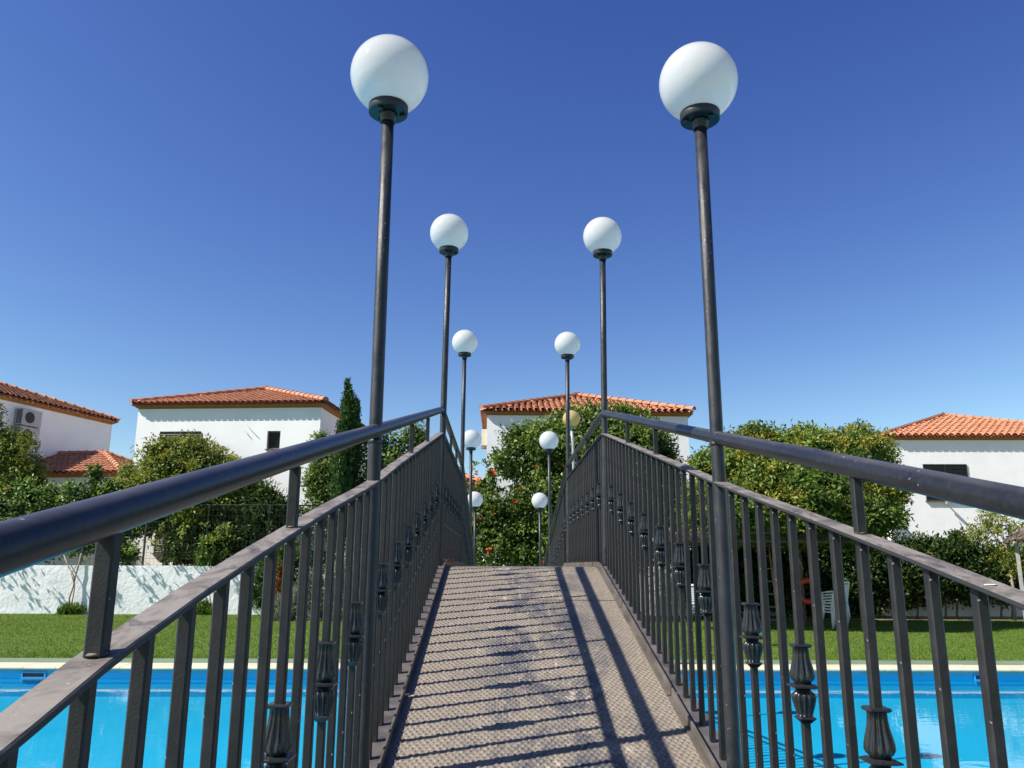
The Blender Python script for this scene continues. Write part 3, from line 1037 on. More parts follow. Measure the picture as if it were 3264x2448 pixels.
MB().box(((x0 + x1) / 2, .14, (z0 + z1) / 2), (x1 - x0, .02, z1 - z0)).build('pane', M['glass_dark'], wn)
MB().box(((x0 + x1) / 2, -.01, z0 - .018), (x1 - x0 + .06, .12, .03)).build('sill', M['brown_frame'], wn)
a = loc2(hB, at(345, 932, 29.55)); b = loc2(hB, at(435, 932, 29.5))
slat_window(hB, a.x, b.x, a.z - 1.35, a.z)
a = loc2(hB, at(338, 1128, 29.55)); b = loc2(hB, at(425, 1195, 29.5))
slat_window(hB, a.x, b.x, b.z, a.z)
mb = MB()
for q in (((530, 915), (545, 932), (560, 947)), ((528, 930), (535, 938), (543, 948))):
    pts = [loc2(hB, at(*v, 29.3)) for v in q]
    mb.tube([(p.x, -.012, p.z) for p in pts], .011, 6)
mb.build('cable', M['steel'], hB)

# house behind the creeper
hC = empty('house', (-.52, 30.42, 0), 0, 'white house in the middle, half hidden by a tall flowering creeper', 'house', 'white houses with terracotta hip roofs')
WC = 7.68
wall_box(WC, WC, TZ - .3, 7.3).build('wall', M['stucco'], hC)
mb = MB(); cornice(mb, WC, WC, 7.3, OV); mb.build('cornice', M['ochre'], hC)
hip_roof(hC, 'roof', -OV, WC + OV, -OV, WC + OV, 7.325, SLOPE, M['tile_pale'], 31)
# low wing on its left side
wz = 4.52
mb = wall_box(3.6, 4.2, TZ - .3, wz); wing = mb.build('side_wing', M['stucco'], hC); wing.location = (-3.62, .35, 0)
mb = MB(); cornice(mb, 3.6, 4.2, wz, .2); o = mb.build('side_cornice', M['ochre'], wing)
rf = hip_roof(wing, 'side_roof', -.22, 3.6, -.22, 4.4, wz + .02, .36, M['tile_pale'], 51)

# house on the far right
ang = math.atan2(35.73 - 35.99, 23.49 - 17.33)
hE = empty('house', (17.40, 35.98, 0), ang, 'white house at the far right with dark louvred shutters and bright orange roof', 'house', 'white houses with terracotta hip roofs')
WE = 10.9
wall_box(WE, WE, .2, 7.3).build('wall', M['stucco'], hE)
mb = MB(); cornice(mb, WE, WE, 7.3, OV); mb.build('cornice', M['ochre'], hE)
hip_roof(hE, 'roof', -OV, WE + OV, -OV, WE + OV, 7.325, SLOPE, M['tile_pale'], 71, scale=1.28)
a = loc2(hE, at(1992, 1003, 35.95)); b = loc2(hE, at(2096, 1082, 35.85))
slat_window(hE, a.x, b.x, b.z, a.z)
mb = MB(); c = loc2(hE, at(2040, 1084, 35.9))
mb.box((c.x, -.14, c.z - .02), (.05, .28, .04)); mb.box((c.x, -.25, c.z - .07), (.11, .16, .09))
mb.build('bracket', M['steel'], hE)
# small tiled porch roof on its front
a = loc2(hE, at(1938, 1121, 35.5))
t, u = MB(), MB()
tiled_face(t, u, (a.x - 2.6, -.62, a.z), (a.x, -.62, a.z), (a.x, 0, a.z + .25), (a.x - 2.6, 0, a.z + .25), seed=5)
pr = t.build('porch_roof', M['tile_pale'], hE); u.build('tile_bed', M['tile_under'], pr)
MB().box((a.x - 1.3, -.29, a.z - .06), (2.6, .56, .09)).build('porch_cornice', M['ochre'], pr)

# house at the far left, seen along its shaded side
eA = Vector((.964, -.264, 0)); dA = Vector((.264, .964, 0))
far = Vector((-17.98, 37.28, 0)); DA, WA = 7.8, 7.8; EA = 7.98
oA = far - dA * DA - eA * WA
hA = empty('house', oA, math.atan2(eA.y, eA.x), 'white house at the far left, its shaded side wall carrying two air conditioners', 'house', 'white houses with terracotta hip roofs')
wall_box(WA, DA, .0, EA).build('wall', M['stucco'], hA)
mb = MB(); cornice(mb, WA, DA, EA, OV); mb.build('cornice', M['ochre'], hA)
hip_roof(hA, 'roof', -OV, WA + OV, -OV, DA + OV, EA + .025, SLOPE, M['tile'], 91, scale=1.1)
# low wing in front of that wall, turned a little from it
cA = Vector((-14.5, 31.2, 0)); ya = R(-9)
ex = Vector((math.cos(ya), math.sin(ya), 0)); ey = Vector((-math.sin(ya), math.cos(ya), 0))
wz = 4.98
WW, WD = 5.4, 5.2
org = cA - ex * WW
wing = wall_box(WW - .2, WD - .4, TZ - .3, wz).build('side_wing', M['stucco'], hA)
wl = loc2(hA, org + ey * .2)
wing.location = wl; wing.rotation_euler = (0, 0, ya - hA.rotation_euler.z)
mb = MB(); cornice(mb, WW - .2, WD - .4, wz, .2); mb.build('side_cornice', M['ochre'], wing)
rf = hip_roof(wing, 'side_roof', -3.0, WW, -.2, WD - .2, wz + .02, .40, M['tile'], 111)


def ac_unit(loc, rz, label, mat, w=.86, h=.60, d=.34):
    """front (fan) faces local -y, back toward the wall at +y"""
    t = empty('air_conditioner', loc, rz, label, 'air conditioner', 'air conditioner units on the house walls')
    MB().rbox((0, 0, 0), (w, d, h), .012).build('casing', mat, t)
    g = MB()
    cx = -w * .12
    rings = []
    for r, yy in ((.232, -.004), (.232, -.014), (.215, -.014)):
        rings.append([(cx + r * math.cos(2 * PI * k / 28), -d / 2 + yy, r * math.sin(2 * PI * k / 28)) for k in range(28)])
    g.loft(rings, False, False)
    g.add([(cx + .215 * math.cos(2 * PI * k / 28), -d / 2 - .010, .215 * math.sin(2 * PI * k / 28)) for k in range(28)], [tuple(range(28))])
    for k in range(1, 5):
        r = .05 * k
        g.tube([(cx + r * math.cos(2 * PI * j / 24), -d / 2 - .016, r * math.sin(2 * PI * j / 24)) for j in range(25)], .004, 5)
    for k in range(6):
        a = PI * k / 6
        g.tube([(cx - .21 * math.cos(a), -d / 2 - .017, -.21 * math.sin(a)), (cx + .21 * math.cos(a), -d / 2 - .017, .21 * math.sin(a))], .003, 5)
    g.build('fan_grille', M['ac_dark'], t)
    v = MB()
    for k in range(4):
        v.box((-w / 2 - .003, -d / 2 + .06 + .068 * k, .0), (.008, .034, h * .84))
    v.build('side_vents', M['ac_dark'], t)
    b = MB()
    for xx in (-w * .32, w * .32):
        b.box((xx, .04, -h / 2 - .035), (.035, d + .16, .035)); b.box((xx, d / 2 + .10, -h / 2 - .16), (.035, .03, .30))
    b.build('bracket', M['steel'], t)
    return t


rzA = hA.rotation_euler.z + PI / 2
nA = eA
for vx, vy, lab in ((101 / 1.4756, 1333 / 1.4756, 'grey air conditioner, the upper of two on the far left house wall'),
                    (93 / 1.4756, 1388 / 1.4756, 'grey air conditioner just below another on the far left house wall')):
    # where the sight line meets the side wall plane
    q0 = Vector(at(vx, vy, 29.4))
    d = q0 - Vector((0, 0, CAM_Z))
    n = Vector((nA.x, nA.y, 0)); base = far + n * .38
    tt = (base - Vector((0, 0, CAM_Z))).dot(n) / d.dot(n)
    p = Vector((0, 0, CAM_Z)) + d * tt
    ac_unit((p.x - n.x * .15, p.y - n.y * .15, p.z), rzA, lab, M['ac'], .96, .66, .36)
a = at(1048, 947, 31.0)
ac_unit((a[0] + .02, 31.15, a[2]), -PI / 2, 'cream air conditioner on the left side of the middle house', M['ac_cream'], .80, .62, .30)


# ------------------------------------------------------------------ foliage
def add_leaves(name, mat, parent, P, A, Nn, Ln, Wd, tone, fold=.25):
    """P base, A axis, Nn normal, Ln length, Wd width: one folded rhombus per leaf"""
    n = len(P)
    S = np.cross(A, Nn)
    S /= np.linalg.norm(S, axis=1, keepdims=True) + 1e-9
    Nn = np.cross(S, A)
    mid = P + A * (Ln * .48)[:, None]
    v = np.empty((n, 4, 3), np.float32)
    v[:, 0] = P
    v[:, 1] = mid + S * (Wd * .5)[:, None] + Nn * (Wd * fold)[:, None]
    v[:, 2] = P + A * Ln[:, None] - Nn * (Ln * .12)[:, None]
    v[:, 3] = mid - S * (Wd * .5)[:, None] + Nn * (Wd * fold)[:, None]
    me = bpy.data.meshes.new(name)
    me.vertices.add(n * 4); me.loops.add(n * 4); me.polygons.add(n)
    me.vertices.foreach_set('co', v.reshape(-1))
    me.loops.foreach_set('vertex_index', np.arange(n * 4, dtype=np.int32))
    me.polygons.foreach_set('loop_start', np.arange(0, n * 4, 4, dtype=np.int32))
    at_ = me.attributes.new('tone', 'FLOAT', 'POINT')
    at_.data.foreach_set('value', np.repeat(tone, 4).astype(np.float32))
    me.update(calc_edges=True)
    me.validate()
    return link_mesh(name, me, mat, parent)


def unit(a): return a / (np.linalg.norm(a, axis=1, keepdims=True) + 1e-9)


def crown(name, mat, parent, blobs, n, leaf=(.12, .05), seed=0, per=34, clump=.24, up=.35, shell=.5, axis_up=0.0, origin=(0, 0, 0), lo=.1, hi=.65, sprigs=.08, yfloor=None, dens=1.35, big=1.25, fill=.16, lumps=5):
    """leaf clusters scattered through a union of ellipsoids (x,y,z,rx,ry,rz)"""
    rng = np.random.default_rng(seed)
    B = np.array(blobs, float)
    if lumps:
        extra = []
        for b in B:
            for _ in range(lumps):
                d = unit(rng.normal(size=(1, 3)))[0]
                f = rng.uniform(.22, .42)
                extra.append([*(b[:3] + d * b[3:6] * rng.uniform(.82, 1.0)), *(b[3:6] * f)])
        B = np.concatenate([B, np.array(extra)])
    n = int(n * dens); leaf = (leaf[0] * big, leaf[1] * big)
    wts = (B[:, 3] * B[:, 5] + B[:, 3] * B[:, 4] + B[:, 4] * B[:, 5]); wts /= wts.sum()
    nc = max(1, n // per)
    bi = rng.choice(len(B), nc, p=wts)
    d = unit(rng.normal(size=(nc, 3)))
    rad = rng.random(nc) ** (1 / 3) * (1 - shell) + shell * (1 - .22 * rng.random(nc) ** 2)
    spr = rng.random(nc) < sprigs
    rad = np.where(spr, rng.uniform(1.0, 1.22, nc), rad)
    Cc = B[bi, :3] + d * B[bi, 3:6] * rad[:, None]
    out = unit(d / B[bi, 3:6])
    cnt = np.where(spr, per // 2, per)
    idx = np.repeat(np.arange(nc), cnt)
    m = len(idx)
    csz = clump * rng.uniform(.55, 1.25, nc)
    P = Cc[idx] + np.clip(rng.normal(size=(m, 3)), -1.8, 1.8) * (csz[idx] * .55)[:, None]
    A = unit(out[idx] * .6 + rng.normal(size=(m, 3)) * .75 + np.array([0, 0, axis_up]))
    Nn = unit(out[idx] * .75 + np.array([0, -.1, up]) + rng.normal(size=(m, 3)) * .42)
    Ln = leaf[0] * rng.uniform(.6, 1.3, m)
    Wd = leaf[1] * rng.uniform(.7, 1.25, m)
    tc = rng.uniform(lo, hi, nc)
    tone = np.clip(tc[idx] + rng.normal(0, .05, m), 0, .95)
    k = int(n * fill)
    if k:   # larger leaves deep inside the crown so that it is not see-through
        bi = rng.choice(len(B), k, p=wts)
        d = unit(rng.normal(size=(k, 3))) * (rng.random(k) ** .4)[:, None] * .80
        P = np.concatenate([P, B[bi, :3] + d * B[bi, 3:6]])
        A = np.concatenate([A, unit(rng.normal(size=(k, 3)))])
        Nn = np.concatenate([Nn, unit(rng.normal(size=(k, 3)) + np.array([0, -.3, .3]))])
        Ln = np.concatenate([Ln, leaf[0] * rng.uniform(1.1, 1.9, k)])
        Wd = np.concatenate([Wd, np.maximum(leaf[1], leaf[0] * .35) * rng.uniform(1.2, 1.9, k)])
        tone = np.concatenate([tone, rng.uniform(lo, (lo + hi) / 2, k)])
    if yfloor is not None:
        k = P[:, 2] > yfloor
        P, A, Nn, Ln, Wd, tone = P[k], A[k], Nn[k], Ln[k], Wd[k], tone[k]
    return add_leaves(name, mat, parent, P - np.array(origin), A, Nn, Ln, Wd, tone)


def tufts(name, mat, parent, blobs, k, size, seed, origin=(0, 0, 0), per=46, top=.1, leaf=(.055, .03)):
    """flower heads: dense little clusters on the outer, upper, camera-side surface of the crown"""
    rng = np.random.default_rng(seed)
    B = np.array(blobs, float)
    wts = B[:, 3] * B[:, 5]; wts = wts / wts.sum()
    Cs = []
    while len(Cs) < k:
        b = B[rng.choice(len(B), p=wts)]
        d = unit(rng.normal(size=(1, 3)))[0]
        if d[2] < top - .9 * rng.random() or d[1] > .45: continue
        c = b[:3] + d * b[3:6] * rng.uniform(.96, 1.06)
        # keep only those on the outside of the whole crown
        if any((((c - q[:3]) / q[3:6]) ** 2).sum() < .72 for q in B): continue
        Cs.append(c)
    Cs = np.array(Cs)
    idx = np.repeat(np.arange(k), per); m = len(idx)
    sz = size * rng.uniform(.6, 1.2, k)
    off = unit(rng.normal(size=(m, 3))) * (rng.random(m) ** .5)[:, None] * sz[idx][:, None] * np.array([1, 1, .75])
    P = Cs[idx] + off
    A = unit(off + rng.normal(size=(m, 3)) * .06 + np.array([0, 0, .03]))
    Nn = unit(rng.normal(size=(m, 3)) + np.array([0, 0, .5]))
    Ln = leaf[0] * rng.uniform(.6, 1.3, m); Wd = leaf[1] * rng.uniform(.7, 1.3, m)
    return add_leaves(name, mat, parent, P - np.array(origin), A, Nn, Ln, Wd, np.clip(rng.uniform(.1, .6, k)[idx], 0, 1))


def blob(vx, vy, Y, rx, rz, ry):
    x, y, z = at(vx, vy, Y)
    s = Y / 1750
    return (x, y, z, rx * s, ry, rz * s)


def limbs(name, mat, parent, base, tops, r=.10, seed=0, origin=(0, 0, 0)):
    rng = random.Random(seed)
    mb = MB()
    b = Vector(base); o = Vector(origin)
    fork = b + Vector((rng.uniform(-.1, .1), rng.uniform(-.1, .1), (min(t[2] for t in tops) - b.z) * .55))
    mid = (b + fork) / 2 + Vector((rng.uniform(-.06, .06), rng.uniform(-.06, .06), 0))
    mb.tube([b - o, mid - o, fork - o], [r * 1.25, r, r * .85], 9)
    for t in tops:
        t = Vector(t); m = (fork + t) / 2 + Vector((rng.uniform(-.2, .2), rng.uniform(-.2, .2), .12))
        mb.tube([fork - o, m - o, t - o], [r * .7, r * .45, r * .18], 7)
    return mb.build(name, mat, parent)


def plant(kind, base, label, cat, group=None):
    return empty(kind, base, 0, label, cat, group)


TG = 'trees and shrubs around the pool garden'

# tree at the far left edge
B = [blob(-25, 990, 28.8, 72, 84, 1.1), blob(30, 985, 28.6, 42, 58, .8), blob(-60, 950, 29.0, 62, 70, 1.0), blob(60, 1022, 28.5, 26, 30, .6), blob(40, 1060, 28.5, 50, 50, .7)]
base = (B[0][0], B[0][1], TZ)
t = plant('tree', base, 'dense dark tree cut by the left edge of the picture', 'tree', TG)
crown('crown', M['leaf_yellow'], t, B, 15000, (.10, .042), 1, origin=base, lo=.02, hi=.62)
limbs('trunk', M['bark'], t, base, [(b[0], b[1], b[2]) for b in B], .11, 1, base)

# trumpet creeper on the left stretch of wall and fence
B = [blob(50, 1100, 27.75, 72, 62, .45), blob(140, 1092, 27.75, 62, 50, .45), blob(222, 1088, 27.8, 36, 40, .4), blob(205, 1025, 27.8, 10, 26, .2), blob(130, 1150, 27.8, 95, 50, .4),
     blob(-10, 1130, 27.8, 60, 70, .40), blob(225, 1140, 27.75, 46, 46, .32), blob(258, 1192, 27.7, 32, 22, .3), blob(285, 1150, 27.7, 14, 14, .2)]
base = (at(160, 1325, 27.16)[0], 27.16, 0)
t = plant('climber', base, 'orange flowered creeper on the left of the white wall with twisted pale stem', 'climbing plant', TG)
crown('foliage', M['leaf_vine'], t, B, 16000, (.115, .055), 2, origin=base, clump=.2, lo=.03, hi=.68, sprigs=.16, lumps=3)
tufts('blossom', M['orange_pale'], t, B, 15, .06, 3, base, 16, leaf=(.075, .05))
mb = MB()
o = Vector(base)
def pix(v, Y): return Vector(at(v[0], v[1], Y)) - o
for q, r in (([(148, 1328), (150, 1290), (158, 1268), (163, 1245), (170, 1220), (176, 1195)], .03), ([(150, 1328), (156, 1298), (161, 1270), (160, 1245), (148, 1225), (138, 1200)], .024), ([(161, 1262), (154, 1240), (165, 1220)], .016)):
    mb.tube([pix(v, 27.14 + .02 * i) for i, v in enumerate(q)], [r * (1 - .07 * i) for i in range(len(q))], 8)
mb.build('stem', M['vine_bark'], t)
crown('low_sprays', M['leaf_vine'], t, [blob(-20, 1180, 26.9, 46, 20, .2), blob(195, 1190, 26.95, 40, 14, .15), blob(262, 1180, 26.95, 30, 18, .15)], 200, (.115, .055), 52, origin=base, clump=.2, per=16, sprigs=.4, fill=0, lumps=2)
B2 = [blob(155, 1318, 27.05, 26, 8, .2), blob(140, 1322, 26.95, 16, 6, .15)]
crown('base_leaves', M['leaf_lime'], t, B2, 900, (.09, .02), 4, origin=base, clump=.12, axis_up=.8)

# round privet-like tree behind the fence
B = [blob(405, 1040, 28.4, 120, 88, 1.1), blob(330, 1075, 28.3, 70, 70, .8), blob(480, 1050, 28.4, 70, 62, .8), blob(395, 984, 28.5, 84, 36, .8), blob(290, 1050, 28.3, 34, 40, .5), blob(525, 1040, 28.4, 34, 34, .5), blob(420, 1110, 28.3, 110, 60, .8)]
base = (at(359, 1215, 28.4)[0], 28.4, TZ)
t = plant('tree', base, 'round leafy tree with yellowish tips beside the small dark window', 'tree', TG)
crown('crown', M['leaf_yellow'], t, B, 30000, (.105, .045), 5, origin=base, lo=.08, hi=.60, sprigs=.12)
tufts('flower_tufts', M['tuft'], t, B, 60, .19, 6, base, 60, .15, (.075, .032))
limbs('trunk', M['bark'], t, base, [(at(v, w, 28.4)) for v, w in ((330, 1060), (390, 1020), (450, 1060), (490, 1050), (300, 1050))], .10, 2, base)

crown('low_sprays', M['leaf_yellow'], t, [blob(440, 1150, 26.85, 52, 26, .22), blob(485, 1175, 26.9, 22, 26, .15), blob(350, 1165, 26.9, 26, 18, .15)], 260, (.115, .05), 51, origin=base, clump=.2, per=16, sprigs=.4, fill=0, lumps=2)
# oleander with pink flowers
B = [blob(545, 1110, 27.95, 48, 62, .4), blob(500, 1150, 27.95, 70, 60, .4), blob(580, 1130, 27.9, 34, 60, .35), blob(440, 1180, 27.95, 60, 34, .35), blob(390, 1195, 27.95, 30, 22, .3), blob(570, 1075, 27.9, 22, 30, .25), blob(600, 1180, 27.9, 36, 38, .3)]
base = (at(540, 1215, 27.95)[0], 27.95, TZ)
t = plant('shrub', base, 'dark oleander with pink flowers behind the wire fence', 'shrub', TG)
crown('foliage', M['leaf_dark'], t, B, 12000, (.17, .035), 7, origin=base, clump=.26, lo=.0, hi=.55, sprigs=.18, axis_up=.3)
tufts('blossom', M['pink'], t, B, 22, .06, 8, base, 12, leaf=(.065, .05))
limbs('stem', M['bark'], t, base, [(b[0], b[1], b[2]) for b in B[:5]], .045, 3, base)

# second, bare stem climbing the wall
base = (at(455, 1330, 27.15)[0], 27.15, 0)
t = plant('climber', base, 'thin bare creeper stem on the white wall with a tuft of grass at its foot', 'climbing plant', TG)
o = Vector(base); mb = MB()
for q, r in (([(452, 1332), (455, 1300), (450, 1270), (456, 1245), (455, 1215), (462, 1180)], .024),):
    mb.tube([pix(v, 27.13 + .03 * i) for i, v in enumerate(q)], [r * (1 - .09 * i) for i in range(len(q))], 8)
mb.build('stem', M['vine_bark'], t)
crown('base_leaves', M['leaf_lime'], t, [blob(438, 1316, 27.05, 16, 12, .18), blob(458, 1326, 27.0, 16, 7, .15)], 900, (.10, .02), 9, origin=base, clump=.12, axis_up=.9)
crown('foliage', M['leaf_vine'], t, [blob(470, 1165, 27.5, 26, 30, .25), blob(450, 1205, 27.4, 20, 14, .2)], 1300, (.11, .05), 10, origin=base, clump=.16)

# cypress
B = [blob(752, 846, 27.65, 6, 28, .10), blob(751, 885, 27.65, 13, 46, .20), blob(748, 940, 27.65, 21, 62, .32), blob(744, 1010, 27.65, 27, 80, .40), blob(741, 1110, 27.65, 30, 100, .45), blob(768, 900, 27.65, 8, 48, .13), blob(766, 960, 27.65, 12, 64, .20)]
base = (B[4][0], 27.65, TZ)
t = plant('cypress', base, 'tall narrow dark green cypress between house and lamp post', 'cypress tree', TG)
crown('crown', M['leaf_cypress'], t, B, 30000, (.075, .022), 11, origin=base, clump=.075, per=24, axis_up=1.8, up=0, sprigs=.03, lo=.0, hi=.6, lumps=0, shell=.7)
MB().tube([(0, 0, 0), (0, 0, 3), (.05, 0, 6.2)], [.10, .06, .01], 8).build('trunk', M['bark'], t)

# broad shrub behind the cypress
B = [blob(800, 1010, 28.35, 70, 80, .7), blob(870, 985, 28.35, 58, 62, .7), blob(705, 1035, 28.35, 38, 72, .5), blob(900, 950, 28.35, 20, 28, .4), blob(690, 965, 28.35, 16, 24, .3), blob(790, 1110, 28.35, 130, 70, .8), blob(930, 1060, 28.35, 60, 80, .6)]
base = (B[0][0], 28.35, TZ)
t = plant('shrub', base, 'broad mid green shrub spreading on both sides of the cypress', 'shrub', TG)
crown('crown', M['leaf'], t, B, 20000, (.10, .045), 12, origin=base, sprigs=.16, lo=.02, hi=.6)
limbs('stem', M['bark'], t, base, [(b[0], b[1], b[2]) for b in B[:4]], .06, 4, base)

# low border plants on the lawn, left of the bridge
def small(kind, label, mat, B, n, leaf, seed, **kw):
    base = (B[0][0], B[0][1], 0)
    t = plant(kind, base, label, 'shrub', TG)
    crown('foliage', mat, t, B, n, leaf, seed, origin=base, **{'lumps': 2, 'fill': .08, **kw})
    mb = MB()
    for k in range(4):
        mb.tube([(0, 0, 0), (.06 * (k - 1.5), .03 * (k % 2), (B[0][2]) * .6), (.13 * (k - 1.5), 0, B[0][2])], [.022, .016, .006], 6)
    mb.build('stem', M['bark'], t)
    return t, base


small('rosemary', 'dark needle leaved rosemary bush in front of the white wall end', M['leaf_cypress'], [blob(572, 1255, 26.2, 20, 52, .35), blob(563, 1275, 26.2, 12, 34, .3), blob(588, 1300, 26.2, 20, 40, .3)], 5000, (.14, .016), 21, axis_up=1.2, clump=.2, sprigs=.25)
t, b = small('conifer', 'yellow green conifer with a rust brown streak beside the rosemary', M['leaf_lime'], [blob(605, 1240, 26.0, 13, 62, .25), blob(604, 1200, 26.0, 8, 40, .16), blob(612, 1290, 26.0, 16, 40, .28)], 5200, (.08, .020), 22, axis_up=1.4, clump=.10)
crown('brown_patch', M['leaf_rust'], t, [blob(608, 1250, 25.75, 7, 34, .10), blob(602, 1275, 25.72, 6, 22, .1)], 1100, (.08, .02), 23, origin=b, axis_up=1.2, clump=.08)
small('lavender', 'dry straw coloured lavender clump at the lawn edge left of the bridge', M['leaf_grey'], [blob(608, 1345, 24.6, 26, 38, .35), blob(630, 1330, 24.7, 26, 44, .35)], 5200, (.17, .012), 24, axis_up=1.6, clump=.16, sprigs=.25, lo=.2, hi=.7)
small('lavender', 'grey green lavender clump beside the straw coloured one', M['leaf_grey'], [blob(672, 1310, 24.8, 34, 62, .4), blob(700, 1340, 24.7, 26, 40, .35)], 6500, (.16, .014), 25, axis_up=1.5, clump=.17, sprigs=.2, lo=.05, hi=.5)
small('shrub', 'pale speckled tall shrub seen between the left balusters', M['leaf_pale'], [blob(740, 1265, 24.9, 30, 70, .4), blob(765, 1240, 24.9, 26, 70, .4), blob(735, 1340, 24.8, 26, 40, .35)], 8000, (.07, .035), 26, clump=.16, lo=.1, hi=.8)
small('shrub', 'dark shrub low behind the left balusters near the big left lamp post', M['leaf_dark'], [blob(690, 1240, 26.4, 18, 54, .3), blob(650, 1225, 26.4, 22, 50, .3), blob(800, 1290, 25.6, 30, 70, .4)], 4200, (.11, .035), 27, clump=.2)

# large creeper covering the middle house
B = [blob(1255, 940, 25.3, 78, 50, .9), blob(1335, 938, 25.3, 86, 50, .9), blob(1180, 975, 25.0, 78, 62, .8), blob(1290, 1010, 25.0, 150, 90, 1.1), blob(1185, 1070, 24.8, 62, 90, .9), blob(1300, 1120, 25.0, 140, 110, 1.1),
     blob(1400, 960, 25.2, 50, 60, .7), blob(1080, 1110, 24.6, 58, 50, .6), blob(1060, 1170, 24.6, 70, 70, .7), blob(1150, 1170, 24.6, 75, 70, .8), blob(1250, 1190, 24.8, 120, 70, .9), blob(1035, 1090, 24.6, 34, 36, .4), blob(1110, 960, 25.0, 28, 36, .4), blob(1090, 1000, 25.0, 24, 24, .35), blob(1440, 1010, 25.3, 24, 50, .5),
     blob(1050, 1050, 24.7, 20, 14, .25), blob(1300, 892, 25.3, 66, 16, .5), blob(1430, 1120, 25.2, 60, 100, .8)]
base = (at(1200, 1230, 25)[0], 25.0, 0)
t = plant('climber', base, 'huge leafy creeper with orange trumpet flowers before the middle house', 'climbing plant', TG)
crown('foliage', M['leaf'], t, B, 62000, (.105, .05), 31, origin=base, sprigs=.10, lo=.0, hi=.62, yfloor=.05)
tufts('blossom', M['orange'], t, [B[i] for i in (7, 8, 9, 11, 15, 4)], 24, .075, 32, base, 18, top=-.1, leaf=(.085, .055))
limbs('stem', M['bark'], t, base, [(b[0], b[1], b[2]) for b in B[:8]], .12, 5, base)
# long runners reaching out to the left
o = Vector(base); mb = MB()
runs = [[(1090, 990), (1060, 996), (1035, 1001), (1010, 1012)], [(1080, 1060), (1060, 1030), (1052, 1010)], [(1075, 1085), (1063, 1050), (1060, 1020)], [(1205, 960), (1215, 985), (1195, 1000), (1168, 1002)]]
RP = []
for q in runs:
    pts = [pix(v, 24.5) for v in q]
    mb.tube(pts, .009, 5)
    for a, b in zip(pts[:-1], pts[1:]):
        for k in range(3): RP.append(tuple(a + (b - a) * (k / 3) + o))
mb.build('runner', M['vine_bark'], t)
crown('runner_leaves', M['leaf_vine'], t, [(p[0], p[1], p[2], .07, .06, .06) for p in RP], 330, (.10, .05), 33, origin=base, per=9, clump=.09)
rng = np.random.default_rng(4)
tufts('runner_blossom', M['orange'], t, [blob(1031, 1019, 24.45, 6, 4, .08), blob(1062, 1022, 24.45, 6, 4, .08)], 5, .06, 34, base, 14, top=-1, leaf=(.09, .05))

# tree with yellow flower heads on the right (over a rustic pergola)
DB = [blob(1600, 1000, 22.6, 66, 60, 1.3), blob(1720, 985, 22.6, 98, 52, 1.5), blob(1840, 985, 22.6, 70, 58, 1.3), blob(1700, 1050, 22.4, 165, 75, 1.9), blob(1860, 1060, 22.4, 88, 70, 1.4), blob(1560, 1060, 22.6, 62, 70, 1.2), blob(1640, 1120, 22.2, 130, 46, 1.7), blob(1800, 1125, 22.2, 120, 46, 1.7), blob(1902, 1078, 22.4, 36, 34, .8), blob(1745, 948, 22.6, 44, 20, .8), blob(1625, 948, 22.6, 36, 22, .8), blob(1855, 1150, 22.4, 36, 34, .9), blob(1525, 1010, 22.7, 28, 30, .6), blob(1600, 1100, 21.0, 92, 46, .9), blob(1720, 1095, 21.0, 90, 46, .9), blob(1820, 1110, 21.0, 70, 46, .9), blob(1530, 1095, 21.2, 46, 46, .8)]
base = (at(1720, 1200, 22.8)[0], 22.8, 0)
t = plant('tree', base, 'wide tree with yellow flower heads right of the big right lamp post', 'tree', TG)
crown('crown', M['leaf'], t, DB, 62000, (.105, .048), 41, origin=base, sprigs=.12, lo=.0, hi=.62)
tufts('flower_tufts', M['tuft'], t, DB, 170, .24, 42, base, 95, .0, (.085, .042))
limbs('trunk', M['bark'], t, base, [(b[0], b[1], b[2]) for b in DB[:6]], .13, 6, base)
o = Vector(base); mb = MB()
for q in ([(1960, 1010), (1800, 1035), (1775, 1065), (1740, 1080)], [(1700, 1165), (1720, 1195), (1735, 1230)]):
    mb.tube([pix(v, 22.0) for v in q][1:], .012, 5)
mb.build('runner', M['vine_bark'], t)
# understorey hedge behind it, leaf tones lowered to deepen its shade
B = [blob(1520 + 62 * i, 1235 + 10 * math.sin(i * 1.7), 26.3, 52, 92, .5) for i in range(7)]
base = (B[3][0], 26.3, 0)
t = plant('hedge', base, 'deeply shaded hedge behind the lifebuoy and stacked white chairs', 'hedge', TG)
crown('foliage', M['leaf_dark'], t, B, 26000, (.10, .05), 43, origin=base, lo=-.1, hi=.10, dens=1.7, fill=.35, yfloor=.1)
for b in B: MB().tube([(b[0] - base[0], 0, 0), (b[0] - base[0] + .05, 0, 1.2)], [.05, .03], 7).build('stem', M['bark'], t)
